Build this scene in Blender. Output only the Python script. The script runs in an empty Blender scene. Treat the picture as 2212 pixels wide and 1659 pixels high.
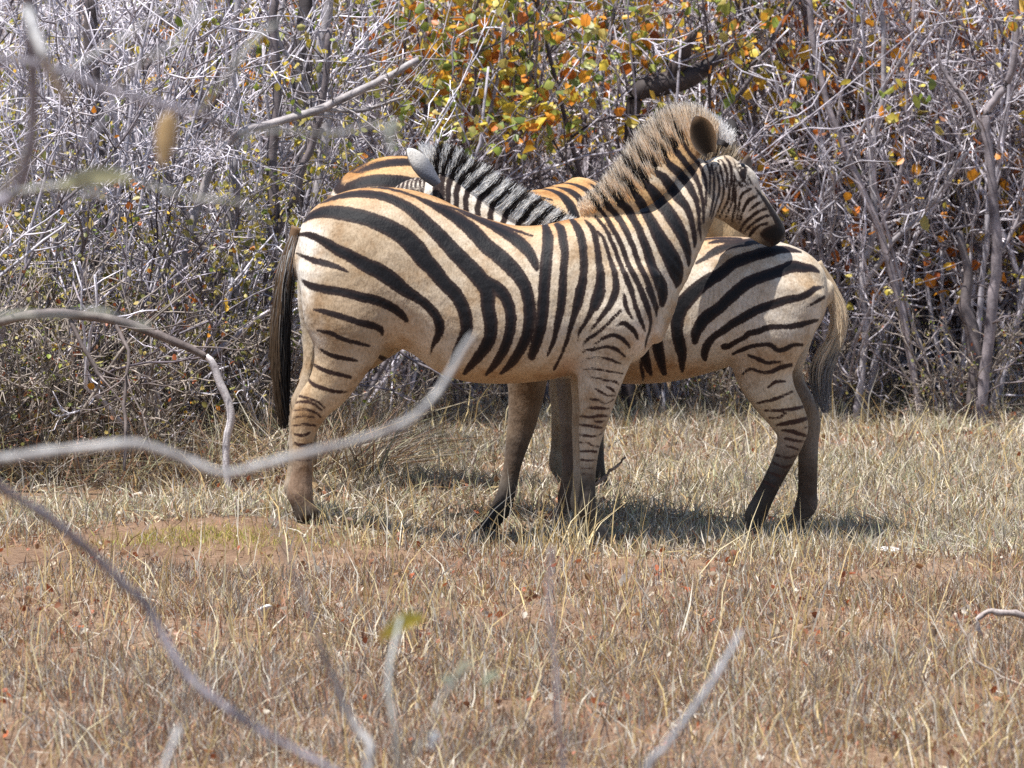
import bpy, math, random
import numpy as np
from mathutils import Vector

# ------------------------------------------------------------------ camera, sky, sun, exposure
scene = bpy.context.scene
C = scene.collection
CAM = Vector((0.0, -28.0, 2.6)); TGT = Vector((0.0, 0.0, 0.625))
LENS = 36.0 * (TGT - CAM).length / 4.0
cd = bpy.data.cameras.new('camera'); cam = bpy.data.objects.new('camera', cd); C.objects.link(cam)
cam.location = CAM; cam.rotation_euler = (TGT - CAM).to_track_quat('-Z', 'Y').to_euler()
cd.lens = LENS; cd.sensor_width = 36.0; cd.clip_end = 2000.0; cd.clip_start = 0.5
cd.dof.use_dof = True; cd.dof.focus_distance = (TGT - CAM).length - 0.1; cd.dof.aperture_fstop = 8.5
scene.camera = cam
SUN_EL, SUN_AZ = math.radians(71), math.radians(-126)      # azimuth clockwise from +Y (away from camera); -90 = left
world = bpy.data.worlds.new('World'); scene.world = world; world.use_nodes = True
wn = world.node_tree.nodes; wl = world.node_tree.links
sky = wn.new('ShaderNodeTexSky'); sky.sky_type = 'NISHITA'; sky.sun_disc = False
sky.sun_elevation = SUN_EL; sky.sun_rotation = SUN_AZ; sky.altitude = 400; sky.dust_density = 1.0
wn['Background'].inputs['Strength'].default_value = 0.10
wl.new(sky.outputs['Color'], wn['Background'].inputs['Color'])
sd = bpy.data.lights.new('sun', 'SUN'); sun = bpy.data.objects.new('sun', sd); C.objects.link(sun)
sd.energy = 4.9; sd.angle = math.radians(0.5); sd.color = (1.0, 0.97, 0.92)
sdir = Vector((math.sin(SUN_AZ) * math.cos(SUN_EL), math.cos(SUN_AZ) * math.cos(SUN_EL), math.sin(SUN_EL)))
sun.rotation_euler = (-sdir).to_track_quat('-Z', 'Y').to_euler(); sun.location = (0, 0, 30)
scene.view_settings.view_transform = 'Standard'; scene.view_settings.look = 'None'
scene.view_settings.gamma = 1.0; scene.view_settings.use_curve_mapping = False
scene.view_settings.exposure = 0.8
scene.cycles.use_denoising = False
scene.cycles.max_bounces = 6; scene.cycles.diffuse_bounces = 3; scene.cycles.transmission_bounces = 4
scene.cycles.transparent_max_bounces = 4

# ------------------------------------------------------------------ helpers
fwd = (TGT - CAM).normalized(); rgt = fwd.cross(Vector((0, 0, 1))).normalized(); upv = rgt.cross(fwd)
VS = 4096.0 / 2212.0                                        # survey units: 2212 across the picture
def at(px, py, Y):
    """the point of the place seen at survey position (px, py) and standing at depth Y"""
    k = 36.0 / LENS / 2212.0
    d = fwd + rgt * ((px - 1106.0) * k) + upv * ((829.5 - py) * k)
    return CAM + d * ((Y - CAM.y) / d.y)
def tag(o, label=None, cat=None, group=None, kind=None):
    if label: o['label'] = label
    if cat: o['category'] = cat
    if group: o['group'] = group
    if kind: o['kind'] = kind
    return o
def empty(name, loc=(0, 0, 0), rz=0.0):
    o = bpy.data.objects.new(name, None); C.objects.link(o); o.location = loc; o.rotation_euler = (0, 0, rz)
    o.empty_display_size = 0.1
    return o
def link(name, me, mat=None, parent=None):
    o = bpy.data.objects.new(name, me); C.objects.link(o)
    if mat is not None and not me.materials: me.materials.append(mat)
    if parent is not None: o.parent = parent
    return o
def mesh_np(name, V, quads=None, tris=None, smooth=True, cols=None, floats=None):
    """mesh from arrays: quads (n,4), tris (n,3), per-vertex colour layers and float layers"""
    me = bpy.data.meshes.new(name)
    V = np.asarray(V, np.float32)
    nq = 0 if quads is None else len(quads); nt = 0 if tris is None else len(tris)
    me.vertices.add(len(V)); me.vertices.foreach_set('co', V.ravel())
    me.loops.add(nq * 4 + nt * 3); me.polygons.add(nq + nt)
    li = []
    if nq: li.append(np.asarray(quads, np.int32).ravel())
    if nt: li.append(np.asarray(tris, np.int32).ravel())
    me.loops.foreach_set('vertex_index', np.concatenate(li))
    st = np.concatenate([np.arange(nq) * 4, nq * 4 + np.arange(nt) * 3]).astype(np.int32)
    me.polygons.foreach_set('loop_start', st)
    me.polygons.foreach_set('loop_total', np.concatenate([np.full(nq, 4), np.full(nt, 3)]).astype(np.int32))
    me.update(calc_edges=True)
    me.polygons.foreach_set('use_smooth', np.full(nq + nt, smooth))
    for k, c in (cols or {}).items():
        a = me.attributes.new(k, 'FLOAT_COLOR', 'POINT')
        c4 = np.ones((len(V), 4), np.float32); c4[:, :3] = c
        a.data.foreach_set('color', c4.ravel())
    for k, f in (floats or {}).items():
        a = me.attributes.new(k, 'FLOAT', 'POINT'); a.data.foreach_set('value', np.asarray(f, np.float32))
    me.validate()
    return me
def spline(P, sub=4):
    """Catmull-Rom through the rows of P (any columns)"""
    P = np.asarray(P, float)
    if len(P) < 3: return P
    Q = np.vstack([2 * P[0] - P[1], P, 2 * P[-1] - P[-2]])
    out = []
    for i in range(len(P) - 1):
        a, b, c, d = Q[i:i + 4]
        for t in np.linspace(0, 1, sub, endpoint=False):
            out.append(0.5 * (2 * b + (c - a) * t + (2 * a - 5 * b + 4 * c - d) * t * t + (3 * b - a - 3 * c + d) * t ** 3))
    out.append(P[-1])
    return np.array(out)
class Tubes:
    """collects limbs (n,3 points + radii), builds them all as one mesh of n-sided tubes"""
    def __init__(s): s.g = {}
    def add(s, P, R, sides=4, col=(1, 1, 1)):
        s.g.setdefault((len(P), sides), []).append((np.asarray(P, float), np.asarray(R, float), col))
    def build(s, name):
        Vs, Qs, Ts, Cs, off = [], [], [], [], 0
        for (n, k), L in s.g.items():
            P = np.stack([l[0] for l in L]); R = np.stack([l[1] for l in L]); B = len(L)
            col = np.array([l[2] for l in L], float)
            T = np.gradient(P, axis=1); T /= np.linalg.norm(T, axis=2, keepdims=True) + 1e-9
            ref = np.where(np.abs(T[..., 2:3]) > 0.9, np.array([1.0, 0.13, 0]), np.array([0.1, 0.05, 1.0]))
            U = np.cross(T, ref); U /= np.linalg.norm(U, axis=2, keepdims=True) + 1e-9
            W = np.cross(T, U)
            a = np.arange(k) * 2 * math.pi / k
            V = P[:, :, None, :] + R[:, :, None, None] * (np.cos(a)[None, None, :, None] * U[:, :, None, :] + np.sin(a)[None, None, :, None] * W[:, :, None, :])
            Vs.append(V.reshape(-1, 3)); Cs.append(np.repeat(col, n * k, axis=0))
            idx = off + np.arange(B * n * k).reshape(B, n, k)
            q = np.stack([idx[:, :-1, :], np.roll(idx, -1, 2)[:, :-1, :], np.roll(idx, -1, 2)[:, 1:, :], idx[:, 1:, :]], -1)
            Qs.append(q.reshape(-1, 4))
            for e, rev in ((0, 1), (n - 1, 0)):
                f = idx[:, e, :]
                for j in range(1, k - 1):
                    t = np.stack([f[:, 0], f[:, j], f[:, j + 1]], -1)
                    Ts.append(t[:, ::-1] if rev else t)
            off += B * n * k
        return mesh_np(name, np.vstack(Vs), np.vstack(Qs), np.vstack(Ts), True, {'col': np.vstack(Cs)})
class NT:
    def __init__(s, name):
        s.m = bpy.data.materials.new(name); s.m.use_nodes = True
        s.n = s.m.node_tree.nodes; s.l = s.m.node_tree.links; s.b = s.n['Principled BSDF']; s.out = s.n['Material Output']
    def node(s, t, **kw):
        n = s.n.new(t)
        for k, v in kw.items(): setattr(n, k, v)
        return n
    def link(s, a, b): s.l.new(a, b)
    def noise(s, scale, detail=4, rough=.6, coord='Object', stretch=None):
        tc = s.node('ShaderNodeTexCoord'); nz = s.node('ShaderNodeTexNoise')
        nz.inputs['Scale'].default_value = scale; nz.inputs['Detail'].default_value = detail; nz.inputs['Roughness'].default_value = rough
        src = tc.outputs[coord]
        if stretch:
            mp = s.node('ShaderNodeMapping'); mp.inputs['Scale'].default_value = stretch; s.link(src, mp.inputs['Vector']); src = mp.outputs[0]
        s.link(src, nz.inputs['Vector'])
        return nz.outputs['Fac']
    def ramp(s, fac, stops):
        r = s.node('ShaderNodeValToRGB'); e = r.color_ramp.elements
        while len(e) < len(stops): e.new(0.5)
        for i, (p, c) in enumerate(stops): e[i].position = p; e[i].color = (*c, 1) if len(c) == 3 else c
        s.link(fac, r.inputs['Fac']); return r.outputs['Color']
    def mix(s, fac, a, b, mode='MIX'):
        m = s.node('ShaderNodeMix'); m.data_type = 'RGBA'; m.blend_type = mode
        for sock, v in ((m.inputs[0], fac), (m.inputs[6], a), (m.inputs[7], b)):
            if hasattr(v, 'is_linked'): s.link(v, sock)
            elif isinstance(v, (int, float)): sock.default_value = v
            else: sock.default_value = (*v, 1)
        return m.outputs[2]
    def attr(s, name, out='Color'):
        a = s.node('ShaderNodeAttribute'); a.attribute_name = name; return a.outputs[out]
    def math(s, op, a, b=None, c=None):
        m = s.node('ShaderNodeMath'); m.operation = op
        for i, v in enumerate((a, b, c)):
            if v is None: continue
            if hasattr(v, 'is_linked'): s.link(v, m.inputs[i])
            else: m.inputs[i].default_value = v
        return m.outputs[0]
    def bump(s, h, dist, strength=1.0):
        b = s.node('ShaderNodeBump'); b.inputs['Distance'].default_value = dist; b.inputs['Strength'].default_value = strength
        s.link(h, b.inputs['Height']); s.link(b.outputs[0], s.b.inputs['Normal'])
    def set(s, col=None, rough=0.6, spec=0.4):
        if col is not None:
            if hasattr(col, 'is_linked'): s.link(col, s.b.inputs['Base Color'])
            else: s.b.inputs['Base Color'].default_value = (*col, 1)
        if hasattr(rough, 'is_linked'): s.link(rough, s.b.inputs['Roughness'])
        else: s.b.inputs['Roughness'].default_value = rough
        s.b.inputs['Specular IOR Level'].default_value = spec
    def translucent(s, col, amt):
        t = s.node('ShaderNodeBsdfTranslucent'); s.link(col, t.inputs['Color'])
        m = s.node('ShaderNodeMixShader'); m.inputs[0].default_value = amt
        s.link(s.b.outputs[0], m.inputs[1]); s.link(t.outputs[0], m.inputs[2]); s.link(m.outputs[0], s.out.inputs['Surface'])

def mat_bark():
    m = NT('bark'); c = m.attr('col')
    n1 = m.noise(13, 5, .65); n2 = m.noise(160, 3, .6)
    k = m.ramp(n1, [(.32, (.42, .39, .40)), (.5, (.95, .95, .95)), (.68, (1.5, 1.48, 1.45))])
    col = m.mix(1.0, c, k, 'MULTIPLY')
    k2 = m.ramp(n2, [(.35, (.8, .78, .78)), (.65, (1.12, 1.12, 1.12))])
    m.set(m.mix(1.0, col, k2, 'MULTIPLY'), .7, .35); m.bump(n2, .002, .5)
    return m.m
def mat_leaf(name, trans=.35, rough=.45):
    m = NT(name); c = m.attr('col')
    n = m.noise(60, 3, .5); k = m.ramp(n, [(.3, (.75, .75, .75)), (.7, (1.15, 1.15, 1.15))])
    col = m.mix(1.0, c, k, 'MULTIPLY'); m.set(col, rough, .45); m.translucent(col, trans)
    return m.m
def mat_hair():
    m = NT('hair'); m.set(m.attr('col'), .55, .35); m.translucent(m.attr('col'), .5); return m.m
def mat_coat():
    m = NT('coat')
    light = m.attr('light'); ink = m.attr('ink'); d = m.attr('stripe', 'Fac')
    w = m.noise(38, 3, .6); w2 = m.noise(260, 2, .5, stretch=(.6, 1, 1))
    dd = m.math('ADD', d, m.math('MULTIPLY', m.math('SUBTRACT', w, .5), .009))
    dd = m.math('ADD', dd, m.math('MULTIPLY', m.math('SUBTRACT', w2, .5), .009))
    f = m.node('ShaderNodeMapRange'); f.interpolation_type = 'SMOOTHSTEP'
    f.inputs['From Min'].default_value = -.0028; f.inputs['From Max'].default_value = .0032
    m.link(dd, f.inputs['Value'])
    dirt = m.noise(7, 5, .62); dk = m.ramp(dirt, [(.33, (1.08, 1.07, 1.06)), (.5, (.93, .88, .81)), (.66, (.66, .53, .40))])
    fur = m.noise(120, 3, .6, stretch=(1.0, 1.0, .45)); fk = m.ramp(fur, [(.28, (.70, .67, .63)), (.5, (.98, .98, .98)), (.72, (1.16, 1.16, 1.17))])
    base = m.mix(1.0, m.mix(1.0, light, dk, 'MULTIPLY'), fk, 'MULTIPLY')
    e = m.node('ShaderNodeMapRange'); e.inputs['From Min'].default_value = -.016; e.inputs['From Max'].default_value = -.001
    m.link(dd, e.inputs['Value'])
    inkc = m.mix(m.math('MULTIPLY', e.outputs[0], .4), ink, (.07, .035, .024))
    inkc = m.mix(1.0, inkc, fk, 'MULTIPLY')
    m.set(m.mix(f.outputs[0], inkc, base), .6, .18)
    m.b.inputs['Sheen Weight'].default_value = .04; m.b.inputs['Sheen Roughness'].default_value = .4
    b2 = m.node('ShaderNodeBump'); b2.inputs['Distance'].default_value = .016; b2.inputs['Strength'].default_value = .55; m.link(m.noise(13, 3, .45), b2.inputs['Height'])
    m.bump(fur, .004, .6); bn = m.b.inputs['Normal'].links[0].from_node; m.link(b2.outputs[0], bn.inputs['Normal'])
    return m.m
BARK = mat_bark(); LEAF = mat_leaf('leaf'); HAIR = mat_hair(); COAT = mat_coat()
# ------------------------------------------------------------------ the ground
rng = np.random.default_rng(11)
def _hz(px, py, Y0, yc):
    p = at(px, py, Y0); return (p.x, Y0 + yc, p.z)
YA, YB = 0.0, 0.58
HOOF = [_hz(1296, 1180, YA, -.12), _hz(1284, 1180, YA, .13), _hz(664, 1118, YA, -.13), _hz(645, 1112, YA, .14),
        _hz(1050, 1156, YB, -.12), _hz(1215, 1128, YB, .12), _hz(1620, 1182, YB, -.12), _hz(1700, 1182, YB, .12),
        (-.60, 1.45, .12), (-.05, 2.0, .0), (-2.2, 1.5, .14), (-3.2, 3.5, .16), (-2.0, -1.2, .05), (2.6, 1.0, -.05), (0, -3, 0), (0, 4.5, .02), (2, 5, 0)]
_hp = np.array(HOOF); _S = .55
_G = np.exp(-((_hp[:, None, 0] - _hp[None, :, 0]) ** 2 + (_hp[:, None, 1] - _hp[None, :, 1]) ** 2) / (2 * _S * _S))
_w = np.linalg.solve(_G + .02 * np.eye(len(_hp)), _hp[:, 2])
_ph = rng.uniform(0, 6.28, (14, 2)); _fr = rng.normal(0, 1, (14, 2)) * np.linspace(.4, 5.5, 14)[:, None]
def ground(x, y):
    x = np.asarray(x, float); y = np.asarray(y, float)
    z = np.zeros(np.broadcast(x, y).shape)
    for (hx, hy, _), w in zip(HOOF, _w): z = z + w * np.exp(-((x - hx) ** 2 + (y - hy) ** 2) / (2 * _S * _S))
    for (fx, fy), (p, q) in zip(_fr, _ph):
        z = z + .011 / (1 + .35 * math.hypot(fx, fy)) * np.sin(fx * x + p) * np.sin(fy * y + q)
    return z
def _axis(fine, step, far, n):
    a = np.arange(fine[0], fine[1] + 1e-6, step); g = np.geomspace(step * 2, far, n)
    return np.concatenate([(fine[0] - g)[::-1], a, fine[1] + g])
gx = _axis((-4.5, 4.5), .06, 300, 26); gy = _axis((-9, 10), .07, 420, 30)
GX, GY = np.meshgrid(gx, gy, indexing='ij'); GZ = ground(GX, GY)
_i = np.arange(GX.size).reshape(GX.shape)
_q = np.stack([_i[:-1, :-1], _i[1:, :-1], _i[1:, 1:], _i[:-1, 1:]], -1).reshape(-1, 4)
m = NT('red_sandy_soil'); n1 = m.noise(.9, 6, .6); n2 = m.noise(14, 6, .7); n3 = m.noise(90, 4, .7)
c1 = m.ramp(n1, [(.3, (.21, .13, .085)), (.5, (.29, .19, .125)), (.7, (.37, .26, .175))])
c2 = m.ramp(n2, [(.3, (.62, .58, .55)), (.6, (1.05, 1.05, 1.05)), (.8, (1.3, 1.25, 1.2))])
c3 = m.ramp(n3, [(.35, (.72, .7, .68)), (.65, (1.15, 1.15, 1.15))])
m.set(m.mix(1.0, m.mix(1.0, c1, c2, 'MULTIPLY'), c3, 'MULTIPLY'), .95, .15); m.bump(n3, .02, .8)
g = link('ground', mesh_np('ground', np.stack([GX, GY, GZ], -1).reshape(-1, 3), _q), m.m)
tag(g, 'red sandy soil between the dry grass', 'ground', kind='structure')

# ------------------------------------------------------------------ zebras: one continuous body each, grown from smoothly blended limbs
def surface_nets(F, org, h):
    ins = F < 0; nx, ny, nz = F.shape
    cs = (nx - 1, ny - 1, nz - 1)
    acc = np.zeros(cs + (3,)); cnt = np.zeros(cs)
    cor = [(0, 0, 0), (1, 0, 0), (0, 1, 0), (1, 1, 0), (0, 0, 1), (1, 0, 1), (0, 1, 1), (1, 1, 1)]
    sl = lambda A, c: A[c[0]:c[0] + cs[0], c[1]:c[1] + cs[1], c[2]:c[2] + cs[2]]
    for a in cor:
        for ax in range(3):
            if a[ax]: continue
            b = list(a); b[ax] = 1
            fa, fb = sl(F, a), sl(F, b); mk = sl(ins, a) != sl(ins, b)
            t = np.where(mk, fa / np.where(mk, fa - fb, 1), 0)
            for q in range(3):
                acc[..., q] += mk * (a[q] + (t if q == ax else 0))
            cnt += mk
    act = cnt > 0; idx = -np.ones(cs, np.int64); idx[act] = np.arange(act.sum())
    ijk = np.argwhere(act); V = (ijk + acc[act] / cnt[act][:, None]) * h + org
    Q = []
    for ax in range(3):
        o1, o2 = (ax + 1) % 3, (ax + 2) % 3
        s0 = [slice(None)] * 3; s1 = [slice(None)] * 3; s0[ax] = slice(0, -1); s1[ax] = slice(1, None)
        A, B = ins[tuple(s0)], ins[tuple(s1)]
        e = np.argwhere(A != B); e = e[(e[:, o1] > 0) & (e[:, o2] > 0) & (e[:, o1] < cs[o1]) & (e[:, o2] < cs[o2])]
        fl = A[tuple(e.T)]
        def cell(d1, d2):
            k = e.copy(); k[:, o1] -= d1; k[:, o2] -= d2; return idx[tuple(k.T)]
        q = np.stack([cell(1, 1), cell(0, 1), cell(0, 0), cell(1, 0)], -1)
        q[~fl] = q[~fl][:, ::-1]; Q.append(q)
    return V, np.vstack(Q)
def smin(a, b, k):
    h = np.clip(.5 + .5 * (b - a) / k, 0, 1); return b + (a - b) * h - k * h * (1 - h)
PXM = 1.0 / 553.0
class Body:
    def __init__(s, Y0, box, h, ymax=.36):
        s.Y0 = Y0; s.h = h
        (x0, yt), (x1, yb) = box
        a, b = at(x0, yb, Y0), at(x1, yt, Y0)
        s.org = np.array([a.x, -.36, a.z]); n = np.ceil((np.array([b.x, ymax, b.z]) - s.org) / h).astype(int) + 1
        s.ax = [s.org[i] + np.arange(n[i]) * h for i in range(3)]
        s.F = np.full(tuple(n), .3, np.float64)
    def xz(s, px, py, dy=0.0): p = at(px, py, s.Y0 + dy); return p.x, p.z
    def torso(s, st, k=.03, pw=2.25):
        P = []
        for x, t, b, w in st:
            X, zt = s.xz(x, t); _, zb = s.xz(x, b); P.append((X, zt, zb, w))
        P = np.array(sorted(P)); S = spline(P, 6)
        x = s.ax[0]; t, b, w = (np.interp(x, S[:, 0], S[:, i]) for i in (1, 2, 3))
        out = np.maximum(S[0, 0] - x, x - S[-1, 0]).clip(0)
        A = np.maximum((t - b) / 2, .02); zc = (t + b) / 2
        u = np.abs(s.ax[2][None, :] - zc[:, None]) / A[:, None]                 # x,z
        v = np.abs(s.ax[1])[None, :] / w[:, None]                                 # x,y
        ww = (out / .03)[:, None, None]
        # egg-shaped slice: narrower at the top
        nar = 1 + .10 * ((s.ax[2][None, :] - zc[:, None]) / A[:, None]).clip(-1, 1)
        r = ((u[:, None, :]) ** pw + (v[:, :, None] * nar[:, None, :]) ** pw + ww ** 2) ** (1 / pw)
        s.F = smin(s.F, (r - 1) * np.minimum(A, w)[:, None, None].clip(.03), k)
    def limb(s, st, k=.03, sub=4, cap=.6, bend=0.0):
        """st rows: px, py, half thickness in the plane (survey units), half width (m), lateral offset (m)"""
        P = []
        for x, y, a, b, yc in st:
            X, Z = s.xz(x, y, bend * yc); P.append((X, Z, a * PXM, b, yc))
        S = spline(np.array(P), sub)
        m = .09; lo = np.array([(S[:, 0] - S[:, 2]).min(), (S[:, 4] - S[:, 3]).min(), (S[:, 1] - S[:, 2]).min()]) - m
        hi = np.array([(S[:, 0] + S[:, 2]).max(), (S[:, 4] + S[:, 3]).max(), (S[:, 1] + S[:, 2]).max()]) + m
        i0 = np.clip(((lo - s.org) / s.h).astype(int), 0, np.array(s.F.shape) - 2)
        i1 = np.clip(((hi - s.org) / s.h).astype(int) + 1, i0 + 1, np.array(s.F.shape))
        sl = tuple(slice(a, b) for a, b in zip(i0, i1))
        X = s.ax[0][sl[0]][:, None]; Z = s.ax[2][sl[2]][None, :]; Yv = s.ax[1][sl[1]]
        best = np.full(tuple(i1 - i0), .3)
        for p, q in zip(S[:-1], S[1:]):
            d = q[:2] - p[:2]; L = math.hypot(*d)
            if L < 1e-6: continue
            d = d / L; t = (X - p[0]) * d[0] + (Z - p[1]) * d[1]; u = -(X - p[0]) * d[1] + (Z - p[1]) * d[0]
            tc = np.clip(t / L, 0, 1); w = t - tc * L
            a = p[2] + (q[2] - p[2]) * tc; b = p[3] + (q[3] - p[3]) * tc; yc = p[4] + (q[4] - p[4]) * tc
            mn = np.minimum(a, b)
            r2 = (u / a) ** 2 + (w / (cap * mn)) ** 2
            r = np.sqrt(r2[:, None, :] + ((Yv[None, :, None] - yc[:, None, :]) / b[:, None, :]) ** 2)
            best = np.minimum(best, (r - 1) * mn[:, None, :])
        s.F[sl] = smin(s.F[sl], best, k)
    def profile(s, rows, k=.03, cap=.5):
        """rows: edge point 1, edge point 2 (survey), half width, lateral offset; thickness from the two edges"""
        P = np.array([((a[0] + b[0]) / 2, (a[1] + b[1]) / 2) for a, b, *_ in rows]); T = np.gradient(P, axis=0)
        st = []
        for (a, b, w, *o), c, t in zip(rows, P, T):
            nrm = np.array([-t[1], t[0]]) / np.linalg.norm(t); half = abs((np.array(a) - np.array(b)) @ nrm) / 2
            st.append((c[0], c[1], half, w, o[0] if o else 0.0))
        s.limb(st, k, 4, cap, 1.0)
    def mesh(s):
        V, Q = surface_nets(s.F, s.org, s.h)
        # two light Laplacian passes
        E = np.vstack([Q[:, [0, 1]], Q[:, [1, 2]], Q[:, [2, 3]], Q[:, [3, 0]]])
        for lam in (.5, -.52, .5, -.52):
            S = np.zeros_like(V); n = np.zeros(len(V))
            np.add.at(S, E[:, 0], V[E[:, 1]]); np.add.at(n, E[:, 0], 1)
            V = V + lam * (S / n.clip(1)[:, None] - V)
        return V, Q

CROP = {'K1': (1000, 600, .5425), 'K2': (2000, 350, .6329), 'K3': (1000, 1300, .5425), 'N1': (2200, 800, .27125), 'N2': (2200, 1150, .27125),
        'N3': (2300, 400, .27125), 'N4': (2600, 900, .36166), 'N5': (2150, 1550, .3918), 'N6': (2800, 1400, .48227), 'H': (2600, 380, .3918), 'N7': (1300, 540, .27125), 'V': (0, 0, VS)}
def strokes(Y0, *groups):
    out = []
    for key, text in groups:
        ox, oy, sc = CROP[key]; fw = 1.03 if key in ('N1', 'N2', 'N3', 'H', 'V') else 1.12
        for ln in text.strip().split('\n'):
            v = np.array([float(t) for t in ln.replace(',', ' ').split()]).reshape(-1, 3)
            P = spline(v, 3); R = []
            for x, y, w in P:
                p = at((ox + x * sc) / VS, (oy + y * sc) / VS, Y0); R.append((p.x, p.z, max(w, 1) * sc / 1024 / 2 * fw + min(.0026, .14 * max(w, 1) * sc / 1024) * (fw > 1.05)))
            out.append(np.array(R))
    return out
def stripe_field(X, Z, S):
    D = np.full(len(X), .05)
    for P in S:
        m = (X > P[:, 0].min() - .07) & (X < P[:, 0].max() + .07) & (Z > P[:, 1].min() - .07) & (Z < P[:, 1].max() + .07)
        if not m.any(): continue
        x, z = X[m], Z[m]; d = np.full(len(x), .05)
        for p, q in zip(P[:-1], P[1:]):
            e = q[:2] - p[:2]; L2 = e @ e
            if L2 < 1e-10: continue
            t = np.clip(((x - p[0]) * e[0] + (z - p[1]) * e[1]) / L2, 0, 1)
            d = np.minimum(d, np.hypot(x - p[0] - t * e[0], z - p[1] - t * e[1]) - (p[2] + (q[2] - p[2]) * t))
        D[m] = np.minimum(D[m], d)
    return D
def blobs(X, Z, Y0, base, L):
    """coat colour: base plus patches (px, py, radius, colour, weight)"""
    col = np.tile(np.array(base, float), (len(X), 1))
    for px, py, r, c, w in L:
        p = at(px, py, Y0); rx, rz = (r if isinstance(r, tuple) else (r, r))
        k = w * np.exp(-(((X - p.x) / (rx * PXM)) ** 2 + ((Z - p.z) / (rz * PXM)) ** 2) ** 2)[:, None]
        col = col * (1 - k) + np.array(c) * k
    return col
WHITE, CREAM, TAN, ORANGE, GREYB, DARK = (.84, .82, .79), (.58, .51, .42), (.50, .36, .22), (.52, .28, .09), (.50, .45, .40), (.045, .034, .028)
INK = np.array((.007, .0065, .008)); INKB = np.array((.045, .02, .014))
def ribbons(name, roots, tips, bend, width, c0, c1, seg=4, seed=0, expo=1.4):
    """hair: tapering ribbons from roots to tips (n,3), bent by bend (n,3), coloured c0 at the root to c1 at the tip"""
    r = np.random.default_rng(seed); n = len(roots); t = np.linspace(0, 1, seg)
    P = roots[:, None] + (tips - roots)[:, None] * t[None, :, None] + bend[:, None] * (4 * t * (1 - t))[None, :, None]
    ax = tips - roots; side = np.cross(ax, r.normal(0, 1, (n, 3)) + np.array([0, 2.2, 0])); side /= np.linalg.norm(side, axis=1, keepdims=True) + 1e-9
    w = (width * (1 - t * .75))[None, :, None] * side[:, None] * r.uniform(.6, 1.3, (n, 1, 1))
    V = np.stack([P - w, P + w], 2).reshape(-1, 3); i = np.arange(n * seg * 2).reshape(n, seg, 2)
    Q = np.stack([i[:, :-1, 0], i[:, :-1, 1], i[:, 1:, 1], i[:, 1:, 0]], -1).reshape(-1, 4)
    tc = (t[None, :] ** np.asarray(expo)[:, None])[..., None] if np.ndim(expo) else (t ** expo)[None, :, None]; col = c0[:, None] * (1 - tc) + c1[:, None] * tc
    return mesh_np(name, V, Q, None, True, {'col': np.repeat(col, 2, axis=1).reshape(-1, 3)})
def make_mane(parent, Y0, S, crest, outer, n, light, darktip, seed, bendf=None, amp=.012, thr=-.003):
    r = np.random.default_rng(seed)
    bf = bendf or (lambda x: 0.0)
    cr = spline(np.array([(*at(x, y, Y0 + bf(x)),) for x, y in crest]), 8); ou = spline(np.array([(*at(x, y, Y0 + bf(cx)),) for (x, y), (cx, _) in zip(outer, crest)]), 8)
    t = r.uniform(0, 1, n)
    samp = lambda P, q: np.stack([np.interp(q, np.linspace(0, 1, len(P)), P[:, i]) for i in range(3)], -1)
    a, b = samp(cr, t), samp(ou, np.clip(t + r.normal(0, .007, n), 0, 1))
    d = b - a; n2 = n // 2; lo = np.where(np.arange(n) < n2, r.uniform(.0, .5, n), r.uniform(.35, .8, n))[:, None]
    hi = np.where(np.arange(n) < n2, lo[:, 0] + r.uniform(.3, .5, n), r.uniform(.85, 1.1, n))[:, None]
    yo = a[:, 1].copy(); sg = np.where(r.random(n) < .8, -1, 1); sp = np.where(np.arange(n) < n2, sg * r.uniform(.012, .021, n) * np.interp(lo[:, 0], [0, .7], [1.05, .85]), r.normal(0, .009, n))
    roots = a + d * lo; roots[:, 1] = yo + sp
    tips = a + d * hi + r.normal(0, amp, (n, 3)) * hi; tips[:, 1] = yo + sp * 1.25 + r.normal(0, .006, n)
    q = a + d * np.minimum(lo, .6); yb = yo - Y0
    f = stripe_field(q[:, 0] * 28 / (28 + yb), q[:, 2] + .07 * yb - .0015, S) + r.normal(0, .003, n); blk = (f < thr)[:, None]
    lc = np.array(light[0]) * (1 - lo) + np.array(light[1]) * lo; lt = np.array(light[1]); j = r.uniform(.8, 1.15, (n, 1))
    c0 = np.where(blk, np.array([.014, .011, .011]), lc * j); c1 = np.where(blk, np.array([.03, .022, .02]), lt * j)
    tipd = (r.random((n, 1)) < darktip) & (hi > .8); c1 = np.where(tipd, np.array([.06, .04, .03]), c1)
    return link('mane', ribbons('mane', roots, tips, r.normal(0, .003, (n, 3)), .0017, c0, c1, 5, seed, np.where(tipd[:, 0], 3.0, 1.4)), HAIR, parent)
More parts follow.
